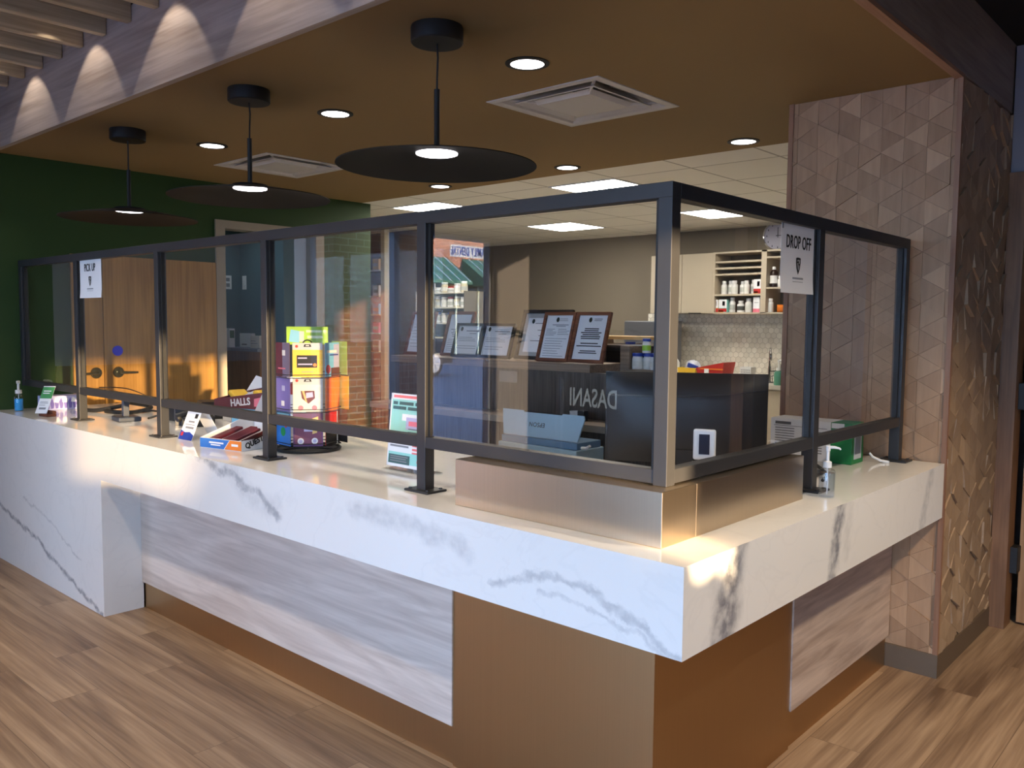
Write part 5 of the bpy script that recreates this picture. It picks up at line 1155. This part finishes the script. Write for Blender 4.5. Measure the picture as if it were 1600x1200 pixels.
# ------------------------------------------------------------------ outside
struct(MB().box(-70, -70, -.5, XG-.2, 40, -.03).build('ground', plain('asphalt', (.15, .155, .17), .9, scale=30)))
struct(MB().box(XG-.1, -60, -.5, 40, -5.3, -.03).build('ground', plain('asphalt', (.15, .155, .17), .9)))
struct(MB().box(4.8, -5.3, -.5, 40, 20, -.03).build('ground', plain('asphalt', (.15, .155, .17), .9)))
struct(MB().box(-6.35, -4.12, -.03, -6.0, -3.02, 3.4).build('brick_pier', BRICK))
bl = thing('dental_building', 'sunlit red brick building with green awnings and a FAMILY DENTAL sign across the lot', 'building', (-28, -28, 0))
GA = plain('awning_green', srgb(70, 130, 104), .5); GAL = plain('awning_light', srgb(196, 220, 206), .5)
MB().box(-6, -16, -.03, 0, 14, 8.0).build('wall', BRICK, bl)
m = MB()
for a_, b_ in ((-14, 1.6), (2.6, 13)): m.prism([(0, 4.5), (1.7, 3.35), (1.7, 3.22), (0, 3.2)], (0, b_, 0), X, Z, b_-a_)
aw = m.build('awning', GA, bl)
m = MB()
for k in range(26):
    y_ = -13.8+.6*k
    if y_ < 1.5: m.prism([(0.01, 4.53), (1.72, 3.37), (1.72, 3.33), (0.01, 4.49)], (0, y_, 0), X, Z, .06)
for k in range(17):
    y_ = 2.8+.6*k; m.prism([(0.01, 4.53), (1.72, 3.37), (1.72, 3.33), (0.01, 4.49)], (0, y_, 0), X, Z, .06)
sm = m.build('awning_ribs', GAL, bl); sm['kind'] = 'stuff'
MB().box(-.02, -13, -.03, .03, 12, 3.2).build('shopfront', plain('shopfront_glass', (.05, .06, .06), .1), bl)
m = MB()
for k in range(17): m.box(.03, -13+1.5*k, -.03, .09, -12.9+1.5*k, 3.2)
sf = m.build('shopfront_mullions', GAL, bl); sf['kind'] = 'stuff'
text('lettering', 'FAMILY DENTAL', .56, Vector((.03, 1.15, 4.85)), Y, Z, colour('sign_blue', 16, 66, 150), bl, xs=.54, depth=.008, space=1.12, bold=.010)
text('lettering', 'DR.', .34, Vector((.02, .55, 5.50)), Y, Z, PAPER, bl, depth=.02, bold=.012)
bk_ = MB().box(.0, -.10, 4.58, .02, 2.40, 5.14).build('sign_board', plain('sign_board', srgb(226, 226, 222), .6), bl)
car = thing('parked_car', 'dark parked car across the lot with silver alloy wheels', 'car', (-17.4, -12.4, -.02))
CARP = plain('car_paint', (.02, .022, .026), .2, coat=.8)
m = MB(); prof = [(-2.35, .35), (-2.35, .80), (-2.15, .98), (-1.25, 1.08), (-.55, 1.62), (1.35, 1.66), (2.05, 1.10), (2.30, .95), (2.32, .35)]
m.prism(prof, (-.9, 0, 0), Y, Z, 1.8); m.build('body', CARP, car)
MB().prism([(-1.02, 1.10), (-.48, 1.56), (1.28, 1.59), (1.85, 1.12)], (.905, 0, 0), Y, Z, .01).build('side_windows', plain('car_glass', (.02, .025, .03), .05), car)
for wy in (-1.50, 1.42):
    for wx, sgn in ((.92, 1), (-.92, -1)):
        w = MB().lathe([(.25, -.11), (.36, -.10), (.37, 0), (.36, .10), (.25, .11)], (wx, wy, .36), 28, 'x').build('wheel', MATTE, car, smooth=True)
        m = MB(); m.lathe([(.235, .0), (.255, .0), (.255, .02), (.235, .02)], (wx+sgn*.10, wy, .36), 28, 'x')
        for k in range(5):
            a = k*2*math.pi/5+.3; m.tube([(wx+sgn*.115, wy, .36), (wx+sgn*.115, wy+.24*math.cos(a), .36+.24*math.sin(a))], [.034, .02], 6)
        m.build('alloy_rim', SILVER, w, smooth=True)
# unseen shrubs added outside the east window to block and shape the sun
def shrub(name, loc, rx, hz_, label):
    t = thing(name, label, 'shrub', loc); r = random.Random(hash(label) % 1000 if False else int(rx*1000)); m = MB(); bmesh.ops.create_icosphere(m.bm, subdivisions=3, radius=1.0)
    for v in m.bm.verts:
        q = (abs(v.co.x)**5+abs(v.co.y)**5+abs(v.co.z)**5)**.2; v.co = v.co/q*(1+.05*(r.random()-.5))
        v.co = Vector((v.co.x*rx, v.co.y*rx, hz_/2+v.co.z*hz_/2))
    for k in range(260):
        a = r.random()*6.28; z_ = r.uniform(.05, 1.0)*hz_; rr = rx*(1-abs(2*z_/hz_-1)**8)**.3*r.uniform(.9, 1.12)
        p = Vector((rr*math.cos(a), rr*math.sin(a), z_)); d = Vector((r.uniform(-1, 1), r.uniform(-1, 1), r.uniform(-1, 1))).normalized()*.06; e = d.orthogonal().normalized()*.025
        m.poly([p-d, p+e, p+d, p-e])
    m.build('foliage', plain('shrub_leaf', srgb(50, 80, 36), .7), t); return t
for i, (yy, rx, hh) in enumerate(((-1.87, .31, 1.88), (-2.44, .25, 1.67), (-1.405, .14, 1.50))):
    shrub('sun_block_shrub', (5.45, yy, -.03), rx, hh, ('taller dark evergreen shrub added to block sun outside the east window', 'shorter dark evergreen shrub added to block sun outside the east window', 'narrow low evergreen shrub added to block sun outside the east window')[i])
